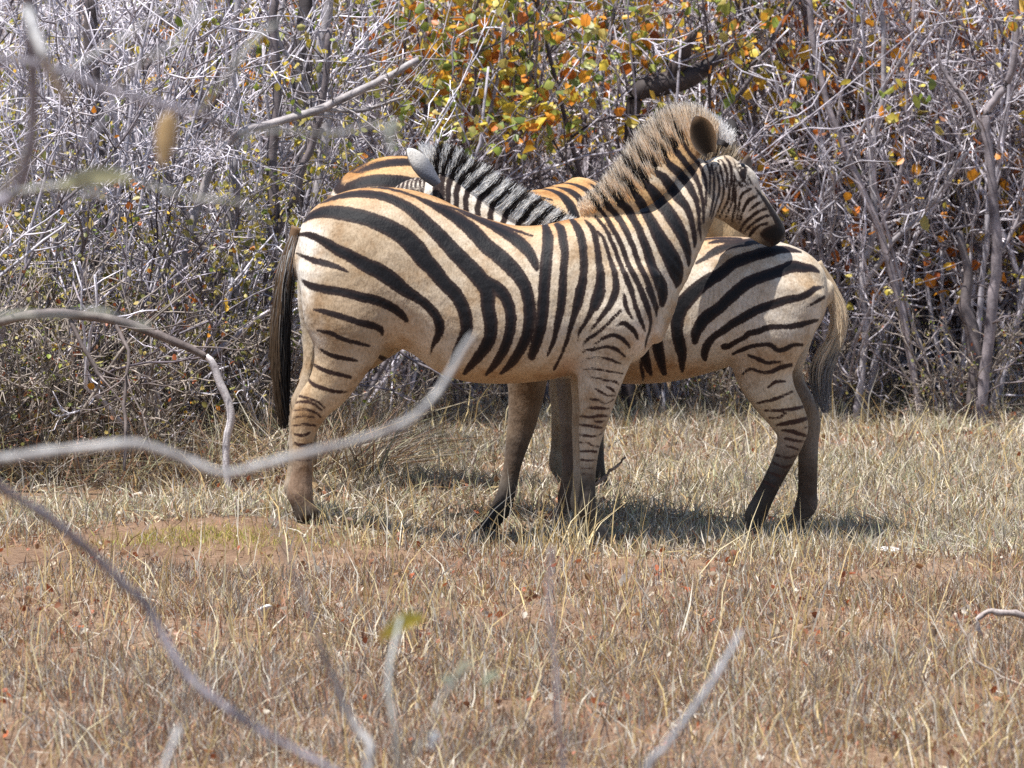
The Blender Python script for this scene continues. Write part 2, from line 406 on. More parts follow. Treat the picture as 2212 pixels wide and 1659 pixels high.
def make_tail(parent, Y0, path, n, seed, cols, wfun, yoff=0.0):
    r = np.random.default_rng(seed); P = spline(np.array([(*at(x, y, Y0),) for x, y in path]), 6); m = len(P)
    seg = 6; R, Tp, B = [], [], []
    u0 = r.uniform(0, .72, n) ** 1.1; ln = r.uniform(.2, .42, n); u1 = np.minimum(u0 + ln, 1.0)
    samp = lambda q: np.stack([np.interp(q, np.linspace(0, 1, m), P[:, i]) for i in range(3)], -1)
    off = r.normal(0, 1, (n, 2)); off /= np.maximum(1, np.linalg.norm(off, axis=1, keepdims=True) / 1.4)
    w0, w1 = np.array([wfun(a) for a in u0]), np.array([wfun(a) for a in u1])
    A, E = samp(u0), samp(u1); M = samp((u0 + u1) / 2)
    A[:, 0] += off[:, 0] * w0; A[:, 1] += off[:, 1] * w0 + yoff; E[:, 0] += off[:, 0] * w1 + r.normal(0, .008, n); E[:, 1] += off[:, 1] * w1 + r.normal(0, .008, n) + yoff
    wm = np.array([wfun(a) for a in (u0 + u1) / 2]); M[:, 0] += off[:, 0] * wm; M[:, 1] += off[:, 1] * wm + yoff
    bend = (M - (A + E) / 2)
    c0 = np.array([cols(a, o, r) for a, o in zip(u0, off[:, 0])]); c1 = np.array([cols(a, o, r) for a, o in zip(u1, off[:, 0])])
    t = link('tail', ribbons('tail_hair', A, E, bend, .0024, c0, c1, seg, seed), HAIR, parent)
    tb = Tubes(); k = int(m * .6); pk = P[:k].copy(); pk[:, 1] += yoff
    tb.add(pk, np.interp(np.linspace(0, 1, k), [0, .3, 1], [.024, .018, .008]), 10, cols(.02, 0, r))
    link('tail_dock', tb.build('tail_dock'), HAIR, t)
    return t
def make_ear(parent, base, tip, side, width, depth, inner, rim, back, backtip):
    """a cupped, pointed ear with an inner and an outer skin"""
    base, tip = np.array(base), np.array(tip); ax = tip - base; L = np.linalg.norm(ax); ax /= L
    side = np.array(side, float); side -= ax * (side @ ax); side /= np.linalg.norm(side); nrm = np.cross(ax, side)
    nu, nv = 14, 13; u = np.linspace(0, 1, nu); v = np.linspace(-1, 1, nv)
    w = width * np.interp(u, [0, .12, .35, .6, .8, .93, 1], [.42, .62, .95, 1, .78, .42, .06])
    cup = depth * np.interp(u, [0, .2, .6, 1], [1.1, 1.0, .7, .15])
    V, Cc = [], []
    for layer in (0, 1):
        for i in range(nu):
            for j in range(nv):
                p = base + ax * (u[i] * L) + side * (w[i] * math.sin(v[j] * 1.25) / math.sin(1.25)) - nrm * (cup[i] * (math.cos(v[j] * 1.25)) + layer * .006 * (1 - abs(v[j]) ** 4))
                V.append(p)
                if layer == 0:
                    e = max(abs(v[j]) ** 3.2, ((u[i] - .75) / .25) ** 2 if u[i] > .75 else 0)
                    Cc.append(np.array(inner) * (1 - e) + np.array(rim) * e)
                else:
                    e = 1 / (1 + math.exp(-(u[i] - .62) * 14)); Cc.append(np.array(back) * (1 - e) + np.array(backtip) * e)
    i = np.arange(2 * nu * nv).reshape(2, nu, nv); Q = []
    q = np.stack([i[0, :-1, :-1], i[0, :-1, 1:], i[0, 1:, 1:], i[0, 1:, :-1]], -1).reshape(-1, 4); Q.append(q)
    q = np.stack([i[1, :-1, :-1], i[1, 1:, :-1], i[1, 1:, 1:], i[1, :-1, 1:]], -1).reshape(-1, 4); Q.append(q)
    for j in (0, nv - 1): Q.append(np.stack([i[0, :-1, j], i[0, 1:, j], i[1, 1:, j], i[1, :-1, j]], -1))
    Q.append(np.stack([i[0, -1, :-1], i[0, -1, 1:], i[1, -1, 1:], i[1, -1, :-1]], -1))
    me = mesh_np('ear', np.array(V), np.vstack(Q), None, True, {'col': np.array(Cc)})
    return link('ear', me, EARM, parent)
m = NT('ear_fur'); nz = m.noise(150, 3, .6); kk = m.ramp(nz, [(.3, (.75, .75, .75)), (.7, (1.15, 1.15, 1.15))])
m.set(m.mix(1.0, m.attr('col'), kk, 'MULTIPLY'), .7, .25); m.bump(nz, .004, .5); EARM = m.m
m = NT('wet_eye'); m.set((.008, .006, .005), .08, .6); EYEM = m.m
def make_eye(parent, p, r=.017):
    n1, n2 = 10, 14; V = [(p[0] + r * math.sin(math.pi * i / n1) * math.cos(6.2832 * j / n2), p[1] + r * math.sin(math.pi * i / n1) * math.sin(6.2832 * j / n2), p[2] + .8 * r * math.cos(math.pi * i / n1)) for i in range(n1 + 1) for j in range(n2)]
    i = np.arange((n1 + 1) * n2).reshape(n1 + 1, n2); r_ = np.roll(i, -1, 1)
    return link('eye', mesh_np('eye', V, np.stack([i[:-1], i[1:], r_[1:], r_[:-1]], -1).reshape(-1, 4)), EYEM, parent)
def rebase(me_objs, root, loc):
    """put the thing's origin at its base: parts keep their place"""
    root.location = loc
    for o in me_objs: o.location = (-loc[0], -loc[1], -loc[2])

# ---- zebra A: stands across the picture, head laid over the rump of B
A_TORSO = [(642, 520, 600, .05), (652, 484, 640, .10), (675, 452, 685, .155), (710, 428, 712, .20), (760, 410, 735, .232), (820, 404, 748, .245), (880, 409, 758, .245), (940, 425, 800, .25), (1000, 453, 822, .262), (1060, 475, 828, .275), (1120, 488, 827, .28), (1180, 485, 821, .27), (1240, 474, 809, .25), (1300, 482, 800, .225), (1350, 520, 790, .19), (1390, 590, 768, .14), (1412, 650, 735, .07)]
A_BX, A_BY = [1300, 1360, 1420, 1480, 1528, 1600, 1690], [0, .02, .07, .16, .26, .36, .46]      # the neck bends away over B's back
def bendA(px): return float(np.interp(px, A_BX, A_BY))
A_NECK = [((1250, 472), (1395, 770), .16), ((1310, 455), (1432, 690), .145), ((1366, 443), (1462, 630), .125), ((1410, 418), (1488, 575), .108), ((1445, 372), (1512, 525), .098), ((1480, 337), (1528, 482), .09), ((1515, 314), (1542, 452), .086)]
A_NECK = [(a, b, w, bendA((a[0] + b[0]) / 2)) for a, b, w in A_NECK]
A_HEAD = [((1562, 300), (1528, 430), .078), ((1590, 324), (1535, 470), .09), ((1612, 352), (1552, 486), .095), ((1628, 388), (1572, 490), .085), ((1645, 414), (1594, 504), .07), ((1664, 442), (1616, 514), .06), ((1684, 470), (1636, 524), .056), ((1694, 492), (1655, 532), .054)]
A_HEAD = [(a, b, w, bendA((a[0] + b[0]) / 2)) for a, b, w in A_HEAD]
A_FN = [(1330, 590, 95, .09, -.13), (1326, 680, 82, .09, -.165), (1308, 748, 63, .076, -.155), (1295, 812, 49, .062, -.14), (1286, 875, 36, .05, -.13), (1276, 930, 27, .042, -.125), (1272, 968, 21, .033, -.12), (1269, 1020, 17, .027, -.12), (1268, 1062, 18, .028, -.12), (1267, 1093, 21, .031, -.12), (1279, 1123, 17, .027, -.12), (1290, 1148, 22, .036, -.12), (1297, 1170, 26, .044, -.12)]
A_HN = [(762, 590, 112, .12, -.11), (756, 675, 100, .115, -.14), (752, 732, 79, .092, -.15), (736, 785, 58, .07, -.145), (713, 830, 47, .058, -.14), (681, 868, 39, .05, -.135), (662, 906, 33, .042, -.13), (656, 948, 23, .034, -.13), (655, 1000, 22, .029, -.13), (652, 1035, 25, .031, -.13), (650, 1060, 29, .035, -.13), (656, 1084, 24, .031, -.13), (664, 1106, 29, .042, -.13)]
A_HF = [(745, 590, 105, .12, .11), (732, 680, 92, .11, .14), (716, 745, 68, .085, .145), (700, 800, 50, .066, .14), (680, 846, 40, .055, .14), (656, 886, 34, .046, .14), (646, 928, 24, .035, .14), (642, 985, 21, .029, .14), (640, 1035, 24, .031, .14), (638, 1058, 28, .035, .14), (640, 1082, 23, .03, .14), (648, 1102, 28, .042, .14)]
def fin(crest, outer, w, f, bendf=None, into=.25):
    bf = bendf or (lambda x: 0.0); L = lambda a, b, t: (a[0] + (b[0] - a[0]) * t, a[1] + (b[1] - a[1]) * t)
    return [(L(c, o, f), L(c, o, -into), w, bf(c[0])) for c, o in zip(crest, outer)]
def grow(B, torso, neck, head, limbs, mane=None):
    B.torso(torso); B.profile(neck, .05); B.profile(head, .025, .55)
    if mane: B.profile(mane, .018, .5)
    for l, k in limbs: B.limb(l, k)
A_S = [('K1', '''640 290 10 860 268 14 1100 305 14 1300 378 14 1560 450 14 1760 525 14 1900 575 16 2080 640 14
520 395 8 650 348 30 800 328 42 920 335 48 1040 365 52 1160 425 65 1250 495 78 1340 580 85 1430 670 90 1510 760 95 1600 850 100 1690 950 105 1750 1040 95 1755 1150 85 1775 1270 85 1775 1370 80 1735 1460 70 1655 1560 50 1580 1650 20
1700 960 60 1790 1000 70 1860 1060 75 1905 1140 70 1925 1250 68 1910 1370 62 1865 1490 55 1800 1590 40 1740 1660 15
1200 340 10 1330 400 35 1430 450 55 1530 510 75 1640 600 90 1740 710 95 1850 800 95 1950 900 90 2020 1000 80 2050 1100 75 2060 1250 70 2040 1370 65 1990 1480 58 1920 1580 45 1850 1650 15
1540 455 10 1700 520 35 1850 595 60 1990 690 75 2070 780 60 2105 860 40 2120 905 8
380 540 10 450 490 42 560 462 72 700 475 90 850 508 92 950 545 98 1050 590 104 1150 655 112 1230 735 118 1285 810 112 1350 880 98 1430 980 90 1515 1065 84 1570 1160 80 1598 1260 76 1595 1350 68 1550 1440 55 1505 1540 36 1465 1610 8
355 625 15 450 632 36 560 684 52 650 742 66 760 795 74 860 855 88 960 900 97 1050 960 95 1130 1025 82 1220 1085 62 1300 1140 56 1370 1215 56 1402 1290 60 1398 1360 46 1360 1430 26 1335 1510 5
345 765 8 400 787 20 480 820 32 560 842 35 660 872 26 740 910 10
390 960 12 450 1002 36 560 1032 50 700 1054 50 830 1090 56 940 1114 56 1040 1155 55 1120 1212 44 1160 1262 25
480 1180 10 560 1197 30 680 1232 32 800 1270 36 900 1294 40 970 1325 34 985 1370 10
510 1335 16 600 1352 25 700 1398 23 800 1425 22 890 1447 12
530 1470 10 600 1510 25 700 1537 25 800 1555 10'''),
 ('K2', '''285 872 30 302 950 55 296 1050 60 286 1150 60 276 1300 60 266 1450 60 240 1580 55 200 1700 40'''),
 ('K3', '''480 295 16 560 335 23 650 362 25 750 385 18
430 390 10 480 440 22 560 470 23 640 490 20 720 492 10
340 515 8 420 535 13 500 560 13 560 610 8
320 575 8 400 565 13 480 580 15 540 630 8
330 630 8 420 620 13 500 650 13 530 680 6
320 685 8 400 670 11 480 680 9
325 745 8 400 730 14 490 740 12
340 805 14 400 812 18 450 790 10
340 870 14 400 885 20 460 870 10
330 985 6 400 1000 9 470 990 6'''),
 ('N1', '''100 370 80 160 450 128 185 600 130 213 750 122 210 900 115 192 1050 115 186 1200 120 180 1350 130 165 1500 128 145 1659 120 110 1800 110 90 1900 90 60 2050 75 10 2180 60 -40 2300 40
320 300 70 390 400 110 440 520 120 470 650 125 485 800 120 492 950 120 490 1080 116 475 1200 130 450 1320 140 420 1450 140 390 1580 132
520 310 40 610 410 78 650 520 90 680 650 90 700 800 95 715 950 100 735 1100 125 735 1230 142 720 1330 160 690 1450 172 645 1580 150
690 470 40 770 560 50 820 680 56 850 800 60 890 920 70 930 1050 86 955 1170 96 962 1280 102 940 1400 110 890 1520 100 845 1610 90
660 240 40 740 330 56 810 430 62 860 520 66 900 620 66 950 730 66 990 850 66 1030 960 68 1080 1080 76 1120 1180 90 1150 1260 88 1190 1350 78 1220 1480 70 1245 1600 66
640 60 55 760 170 60 840 280 70 900 390 76 960 500 76 1010 600 76 1060 720 80 1100 830 80 1140 950 82 1190 1060 86 1250 1180 86 1310 1300 82 1360 1420 86 1400 1530 86 1435 1620 82
820 90 85 930 170 90 1010 270 96 1080 390 96 1130 490 90 1170 590 86 1220 700 86 1250 800 82 1290 920 86 1330 1030 86 1390 1140 86 1430 1250 90 1470 1360 92 1510 1480 90 1550 1600 86
1010 40 90 1130 120 126 1200 230 122 1260 340 112 1310 440 112 1350 560 120 1400 680 130 1440 800 132 1470 920 142 1510 1030 152 1560 1130 164 1610 1230 180 1640 1340 170 1650 1450 128 1640 1540 85
1300 20 100 1380 120 130 1450 250 150 1520 380 170 1590 520 190 1660 650 220 1730 780 242 1790 890 258 1830 1000 240 1850 1100 200 1868 1200 125 1845 1300 20
1620 20 178 1720 150 190 1810 290 190 1890 430 180 1950 560 160 1990 680 130 2020 800 100 2030 900 70 2030 970 36
1930 0 130 2010 120 112 2060 250 92 2090 380 82 2110 500 78 2120 600 60 2120 690 36
2140 0 60 2170 150 50 2190 300 40 2200 450 34 2210 600 18'''),
 ('N2', '''440 50 146 410 200 130 370 350 110 330 480 92 300 580 80 270 680 70 240 800 60 200 900 52 150 1020 46 100 1120 45 60 1210 38
730 60 160 690 180 168 640 280 122 590 380 92 540 480 72 480 570 60 430 650 50 405 730 34 395 800 12
960 50 100 920 170 110 860 290 92 800 370 76 740 450 62 680 530 50 620 600 38 565 660 8
1160 10 78 1200 120 70 1230 230 66 1270 350 70 1310 470 64 1350 560 54 1380 640 30 1390 670 8
1070 80 26 1085 170 58 1100 270 64 1140 370 56 1180 440 44 1210 490 12
1310 20 85 1350 130 86 1390 250 82 1430 350 74 1460 450 56 1470 550 46 1450 650 44 1420 760 38 1400 860 24 1395 910 8
1430 20 90 1480 140 80 1520 250 70 1555 340 58 1560 430 26
1650 50 146 1660 160 88 1640 270 36
1030 350 44 960 420 50 880 500 46 800 580 42 720 650 50 640 710 58 560 760 50 500 820 34 475 870 12
950 580 16 1000 560 48 1070 530 68 1150 580 76 1220 650 70 1260 720 54 1290 790 8
650 840 16 740 780 44 830 730 56 920 710 60 1010 740 64 1080 790 64 1130 840 50 1160 890 22
450 980 12 520 930 38 620 920 45 740 890 46 840 880 46 940 900 54 1010 950 50 1090 1020 26
450 1110 12 540 1060 25 660 1030 28 780 1040 33 890 1070 40 980 1110 34 1060 1130 12
480 1215 12 620 1195 28 760 1220 32 900 1245 32 1060 1270 22
580 1320 22 700 1340 34 800 1370 28 900 1380 30 970 1400 40 1010 1430 20
820 1460 22 900 1500 40 960 1550 22
660 1500 14 750 1550 25 860 1600 18'''),
 ('N5', '''580 10 10 650 50 18 720 85 15 790 80 8
540 115 17 620 130 18 690 165 12 770 120 8
510 205 17 600 205 22 700 215 20 730 210 9
430 290 13 540 300 24 620 285 22 700 290 16
580 345 14 640 350 20 680 345 9
420 375 16 500 385 20 580 400 20 650 410 14
420 480 17 500 490 18 570 495 14 650 470 8
430 560 12 500 555 10 540 585 14 620 600 15
430 650 16 520 645 20 600 655 15
440 735 15 520 740 16 600 740 11
450 815 12 560 820 12
450 880 9 570 885 9'''),
 ('N3', '''700 1290 60 850 1380 110 950 1470 120 1020 1600 130
880 1130 60 1000 1220 100 1110 1300 130 1190 1400 160 1260 1500 178
1060 990 40 1180 1060 90 1290 1120 122 1370 1220 150 1450 1330 160 1550 1470 142
1240 830 50 1340 890 90 1430 980 120 1530 1060 130 1620 1170 130 1690 1280 112 1740 1380 95 1780 1480 78 1800 1600 66 1815 1750 50 1810 1900 36
1390 690 70 1490 750 98 1570 840 90 1640 930 90 1720 1030 90 1780 1140 80 1820 1250 70 1850 1370 60 1870 1500 55 1880 1640 50 1880 1800 36
1540 560 50 1620 660 60 1690 770 60 1780 870 60 1850 970 55 1890 1080 50 1920 1190 50 1925 1320 45 1920 1450 35 1915 1600 25
1860 780 30 1930 890 34 1975 1010 36 1985 1150 34 1975 1280 30 1965 1420 26'''),
 ('H', '''625 690 24 645 840 25 645 1000 25 622 1130 22 600 1240 14
660 700 18 690 830 25 700 960 25 670 1080 22 640 1180 20 610 1270 10
690 650 15 722 780 25 742 900 25 745 1000 22 712 1110 20 672 1220 18 640 1300 8
720 640 18 760 720 30 782 830 28 772 930 22
750 600 18 812 700 35 822 830 28 802 950 28 790 1060 28 752 1140 25 712 1230 20 680 1300 10
850 740 12 852 850 25 842 960 28 830 1080 25 792 1180 22 760 1270 13
872 900 22 862 1000 28 862 1110 28 846 1200 22 830 1300 18
1020 940 28 950 980 35 915 1030 28 900 1130 25 890 1250 18
1080 1010 25 1010 1050 40 960 1120 35 930 1210 25 910 1290 18
1130 1070 25 1060 1110 32 1000 1170 16
1180 1140 30 1100 1170 35 1010 1240 35 950 1300 28 920 1370 22
1200 1210 30 1120 1240 35 1040 1300 32 980 1360 25 950 1400 13
1190 1290 30 1100 1320 30 1040 1380 35 1010 1430 18
1000 900 20 920 910 25 880 860 13
965 735 34 935 785 78 950 845 34 900 880 16
860 560 14 930 600 22 985 660 14
880 735 14 940 712 24 1000 722 14
1010 860 18 950 880 24 905 940 12
1000 650 14 930 665 24 890 690 12
880 640 12 950 640 20 1000 690 12
890 770 10 870 720 18 850 660 12
990 800 16 1010 850 22 1035 900 12
1060 920 16 1180 1070 46 1260 1200 64 1330 1320 84
1150 1400 60 1220 1400 150 1300 1400 190 1320 1480 180''')]
A_CREST = [(1262, 466), (1312, 452), (1368, 436), (1410, 410), (1443, 366), (1482, 332), (1518, 310), (1545, 300)]
A_OUTER = [(1250, 440), (1292, 400), (1330, 354), (1364, 310), (1400, 264), (1448, 230), (1508, 230), (1552, 264)]
A_S.append(('N3', '''470 1380 10 560 1440 46 641 1515 78
620 1230 8 700 1290 50 850 1380 105
740 1040 8 880 1130 60
930 890 8 1060 990 46
1120 720 8 1240 830 50
1260 570 8 1390 690 70
1440 450 8 1540 560 50
330 1400 8 420 1490 40 520 1570 60'''))
SA = strokes(YA, *A_S)
def zebra_coat(V, Y0, S, spec, bend=None, low=820):
    X, Yl = V[:, 0], V[:, 1]; yc = np.zeros(len(V))
    if bend is not None:
        yc = np.interp(X, [at(x, 600, Y0).x for x in bend[0]], bend[1]) * np.clip((V[:, 2] - at(1106, 760, Y0).z) / .12, 0, 1); X = X * 28 / (28 + yc)
    Z = V[:, 2] + .07 * yc - .07 * np.abs(Yl - yc)
    D = stripe_field(X, Z, S)
    zl = at(1106, low, Y0).z
    far = (Yl > .02) & (Z < zl)
    D = np.where(far, .03, D)
    col = blobs(X, Z, Y0, spec['base'], spec['patch'])
    t = np.clip((Z - np.interp(X, spec['top'][:, 0], spec['top'][:, 1])) / .13 + 1, 0, 1)[:, None] ** 1.6 * .85
    t = t * np.interp(X, spec['fadex'], [0, 1, 1, 0])[:, None]
    col = col * (1 - t) + np.array(ORANGE) * t
    for px, py, r, c, w in spec.get('inner', []): pass
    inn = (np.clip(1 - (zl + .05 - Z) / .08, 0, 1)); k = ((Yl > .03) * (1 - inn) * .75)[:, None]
    col = col * (1 - k) + np.array(spec['far']) * k  # far legs toned brown: shade beneath the body painted into their colour
    col = col * np.array([.86, .845, .82])
    ink = np.tile(INK, (len(V), 1)); lowk = np.clip((zl + .12 - Z) / .25, 0, 1)[:, None] * .8
    ink = ink * (1 - lowk) + INKB * lowk
    return D, col, ink
def topline(torso, Y0):
    P = np.array(sorted([(at(x, t, Y0).x, at(x, t, Y0).z) for x, t, b, w in torso])); return P
def add_zebra(name, V, Q, Y0, coat, label, base):
    root = empty(name, base); tag(root, label, 'zebra', 'zebras standing together')
    W = V.copy(); W[:, 1] += Y0; W -= np.array(base)
    D, col, ink = coat
    body = link('body', mesh_np('zebra_body', W, Q, None, True, {'light': col, 'ink': ink}, {'stripe': D}), COAT, root)
    return root
def settle(root):
    for o in root.children:
        if o.name.split('.')[0] != 'body': o.location = -Vector(root.location)

BA = Body(YA, ((575, 215), (1730, 1200)), .0085, .62)
A_FF = [(x - (14 if y > 780 else 0), y, a, b, -yc) for x, y, a, b, yc in A_FN]
grow(BA, A_TORSO, A_NECK, A_HEAD, [(A_FN, .035), (A_FF, .035), (A_HN, .04), (A_HF, .04)], fin(A_CREST, A_OUTER, .021, .74, bendA))
VA, QA = BA.mesh()
tA = topline(A_TORSO, YA); xr = [at(x, 0, 0).x for x in (640, 700, 1240, 1300)]
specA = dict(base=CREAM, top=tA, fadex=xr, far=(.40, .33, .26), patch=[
    (800, 560, (160, 120), (.46, .36, .25), .85), (780, 690, (120, 90), (.42, .315, .21), .85), (1010, 640, (170, 150), (.56, .47, .365), .7), (1230, 620, (90, 130), (.58, .50, .40), .6), (644, 540, (62, 78), WHITE, 1.0), (650, 640, (28, 70), WHITE, .9), (690, 740, (16, 50), WHITE, .7),  # sunlit rump whitened, shaded and dirty haunch browned: light painted into the coat
    (890, 740, (60, 60), (.66, .56, .45), .8), (1050, 818, (230, 26), (.52, .37, .22), .8), (1240, 800, (40, 30), (.38, .22, .12), .8), (700, 830, (75, 85), (.56, .43, .29), .9), (655, 930, (40, 60), (.54, .40, .26), .9),  # warm belly band: bounce light from the soil painted into the coat
    (650, 1050, (60, 70), (.27, .19, .14), 1.0), (1400, 740, (40, 50), (.80, .74, .70), .8), (1290, 830, (60, 100), (.56, .50, .43), .9), (1270, 960, (50, 70), (.50, .44, .37), .9),
    (1268, 1080, (60, 75), (.055, .048, .046), 1.0), (1290, 1160, (80, 55), (.022, .02, .02), 1.0), (660, 1112, (70, 28), (.06, .048, .04), 1.0), (1340, 650, (60, 60), (.66, .60, .52), .7),
    (1590, 430, (55, 85), (.74, .71, .68), 1.0), (1400, 425, (60, 32), (.66, .40, .16), .85), (1470, 340, (45, 42), (.66, .40, .16), .8), (1340, 470, (70, 30), (.64, .42, .2), .7), (1530, 345, (25, 30), WHITE, .8),
    (1558, 488, (60, 26), (.17, .11, .05), .9), (1670, 512, (34, 34), (.04, .037, .04), 1.0)])  # brown throat patch: shade under the jaw painted into the coat
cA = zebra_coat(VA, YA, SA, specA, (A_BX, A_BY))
hz = HOOF[0]
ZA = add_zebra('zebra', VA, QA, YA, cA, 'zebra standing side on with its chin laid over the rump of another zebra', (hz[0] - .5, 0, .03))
make_mane(ZA, YA, SA, A_CREST, A_OUTER, 9000, ((.92, .60, .27), (1.0, .92, .80)), .30, 3, bendA, amp=.006, thr=0)
make_mane(ZA, YA, SA, [(1500, 322), (1530, 306), (1560, 304), (1580, 316)], [(1490, 236), (1520, 232), (1560, 258), (1590, 290)], 500, ((.95, .93, .9), (.95, .93, .9)), .15, 4, bendA, amp=.008, thr=-.02).name = 'forelock'
def tcolA(u, o, r):
    if u < .28: return np.array(WHITE) * .8 if (int(u * 60) % 2 == 0) else np.array([.30, .19, .11])
    if o > -.1 and u > .26: return np.array([.016, .013, .013])
    k = r.uniform(.5, 1.2); return np.array([.26, .17, .10]) * k * (1.2 - u)
make_tail(ZA, YA, [(642, 490), (632, 525), (620, 580), (612, 640), (606, 720), (606, 800), (612, 880), (613, 925)], 1500, 5, tcolA, lambda u: np.interp(u, [0, .1, .35, .7, 1], [.010, .015, .025, .027, .008]), -.02)
eb = at(1540, 340, .2); et = at(1502, 252, .08)
make_ear(ZA, (eb.x, .19, eb.z), (et.x, .07, et.z), (-.85, -.35, -.3), .054, .036, (.018, .014, .012), (.62, .47, .32), (.78, .75, .72), (.05, .04, .04))
eb = at(1562, 322, .35); et = at(1582, 258, .4)
make_ear(ZA, (eb.x, .37, eb.z), (et.x, .42, et.z), (.8, -.5, -.1), .046, .03, (.10, .07, .05), (.5, .4, .3), (.02, .016, .016), (.02, .016, .016))
p = at(1600, 368, .36); make_eye(ZA, (p.x, .36 - .079, p.z + .018))
settle(ZA)

# ---- zebra B: faces the other way behind A, its neck over A's back
B_TORSO = [(1787, 600, 660, .05), (1775, 575, 695, .10), (1745, 547, 735, .165), (1700, 527, 760, .21), (1640, 516, 772, .235), (1580, 511, 790, .243), (1520, 514, 808, .252), (1460, 526, 822, .265), (1400, 535, 828, .275), (1340, 536, 828, .28), (1280, 525, 825, .27), (1220, 506, 815, .25), (1160, 500, 800, .22), (1110, 530, 780, .18), (1082, 590, 740, .08)]
B_NECK = [((1200, 500), (1075, 740), .15), ((1130, 488), (1045, 660), .135), ((1078, 462), (1003, 600), .115), ((1028, 427), (950, 548), .10), ((990, 398), (912, 508), .092), ((955, 380), (885, 480), .088)]
B_HEAD = [((925, 372), (900, 480), .08), ((893, 380), (872, 495), .09), ((862, 405), (850, 510), .09), ((835, 440), (836, 525), .075), ((806, 480), (822, 545), .062), ((786, 515), (808, 562), .056), ((778, 538), (802, 572), .052)]
B_P = [(1152, 640, 85, .10, -.12), (1150, 740, 66, .085, -.14), (1140, 800, 48, .062, -.13), (1136, 850, 39, .052, -.125), (1128, 905, 32, .045, -.12), (1119, 945, 27, .038, -.12), (1108, 995, 20, .029, -.12), (1095, 1055, 20, .028, -.12), (1083, 1092, 23, .032, -.12), (1067, 1118, 18, .027, -.12), (1057, 1135, 22, .036, -.12), (1048, 1150, 25, .042, -.12)]
B_Q = [(1225, 640, 80, .10, .12), (1235, 740, 62, .085, .14), (1240, 800, 46, .062, .13), (1240, 860, 36, .05, .12), (1237, 920, 28, .04, .12), (1234, 960, 22, .033, .12), (1232, 1010, 18, .028, .12), (1229, 1055, 19, .029, .12), (1226, 1080, 22, .032, .12), (1221, 1100, 18, .028, .12), (1217, 1118, 23, .038, .12)]
B_HN = [(1672, 620, 112, .12, -.11), (1656, 700, 100, .115, -.14), (1648, 755, 78, .09, -.15), (1648, 800, 64, .074, -.145), (1666, 845, 52, .06, -.14), (1692, 885, 44, .052, -.135), (1707, 918, 38, .044, -.13), (1704, 950, 29, .036, -.13), (1689, 988, 24, .030, -.13), (1667, 1032, 21, .028, -.13), (1645, 1075, 22, .029, -.13), (1631, 1104, 24, .033, -.13), (1625, 1130, 19, .028, -.13), (1622, 1152, 23, .037, -.13), (1618, 1172, 26, .044, -.13)]
B_HF = [(1690, 620, 105, .12, .11), (1695, 700, 80, .11, .14), (1700, 760, 52, .085, .145), (1700, 800, 38, .068, .14), (1712, 842, 33, .056, .14), (1736, 886, 33, .048, .13), (1750, 920, 27, .04, .13), (1749, 960, 23, .033, .13), (1748, 1020, 22, .029, .13), (1747, 1070, 22, .029, .13), (1744, 1098, 25, .033, .13), (1728, 1126, 19, .028, .13), (1712, 1152, 24, .037, .13), (1700, 1172, 26, .044, .13)]
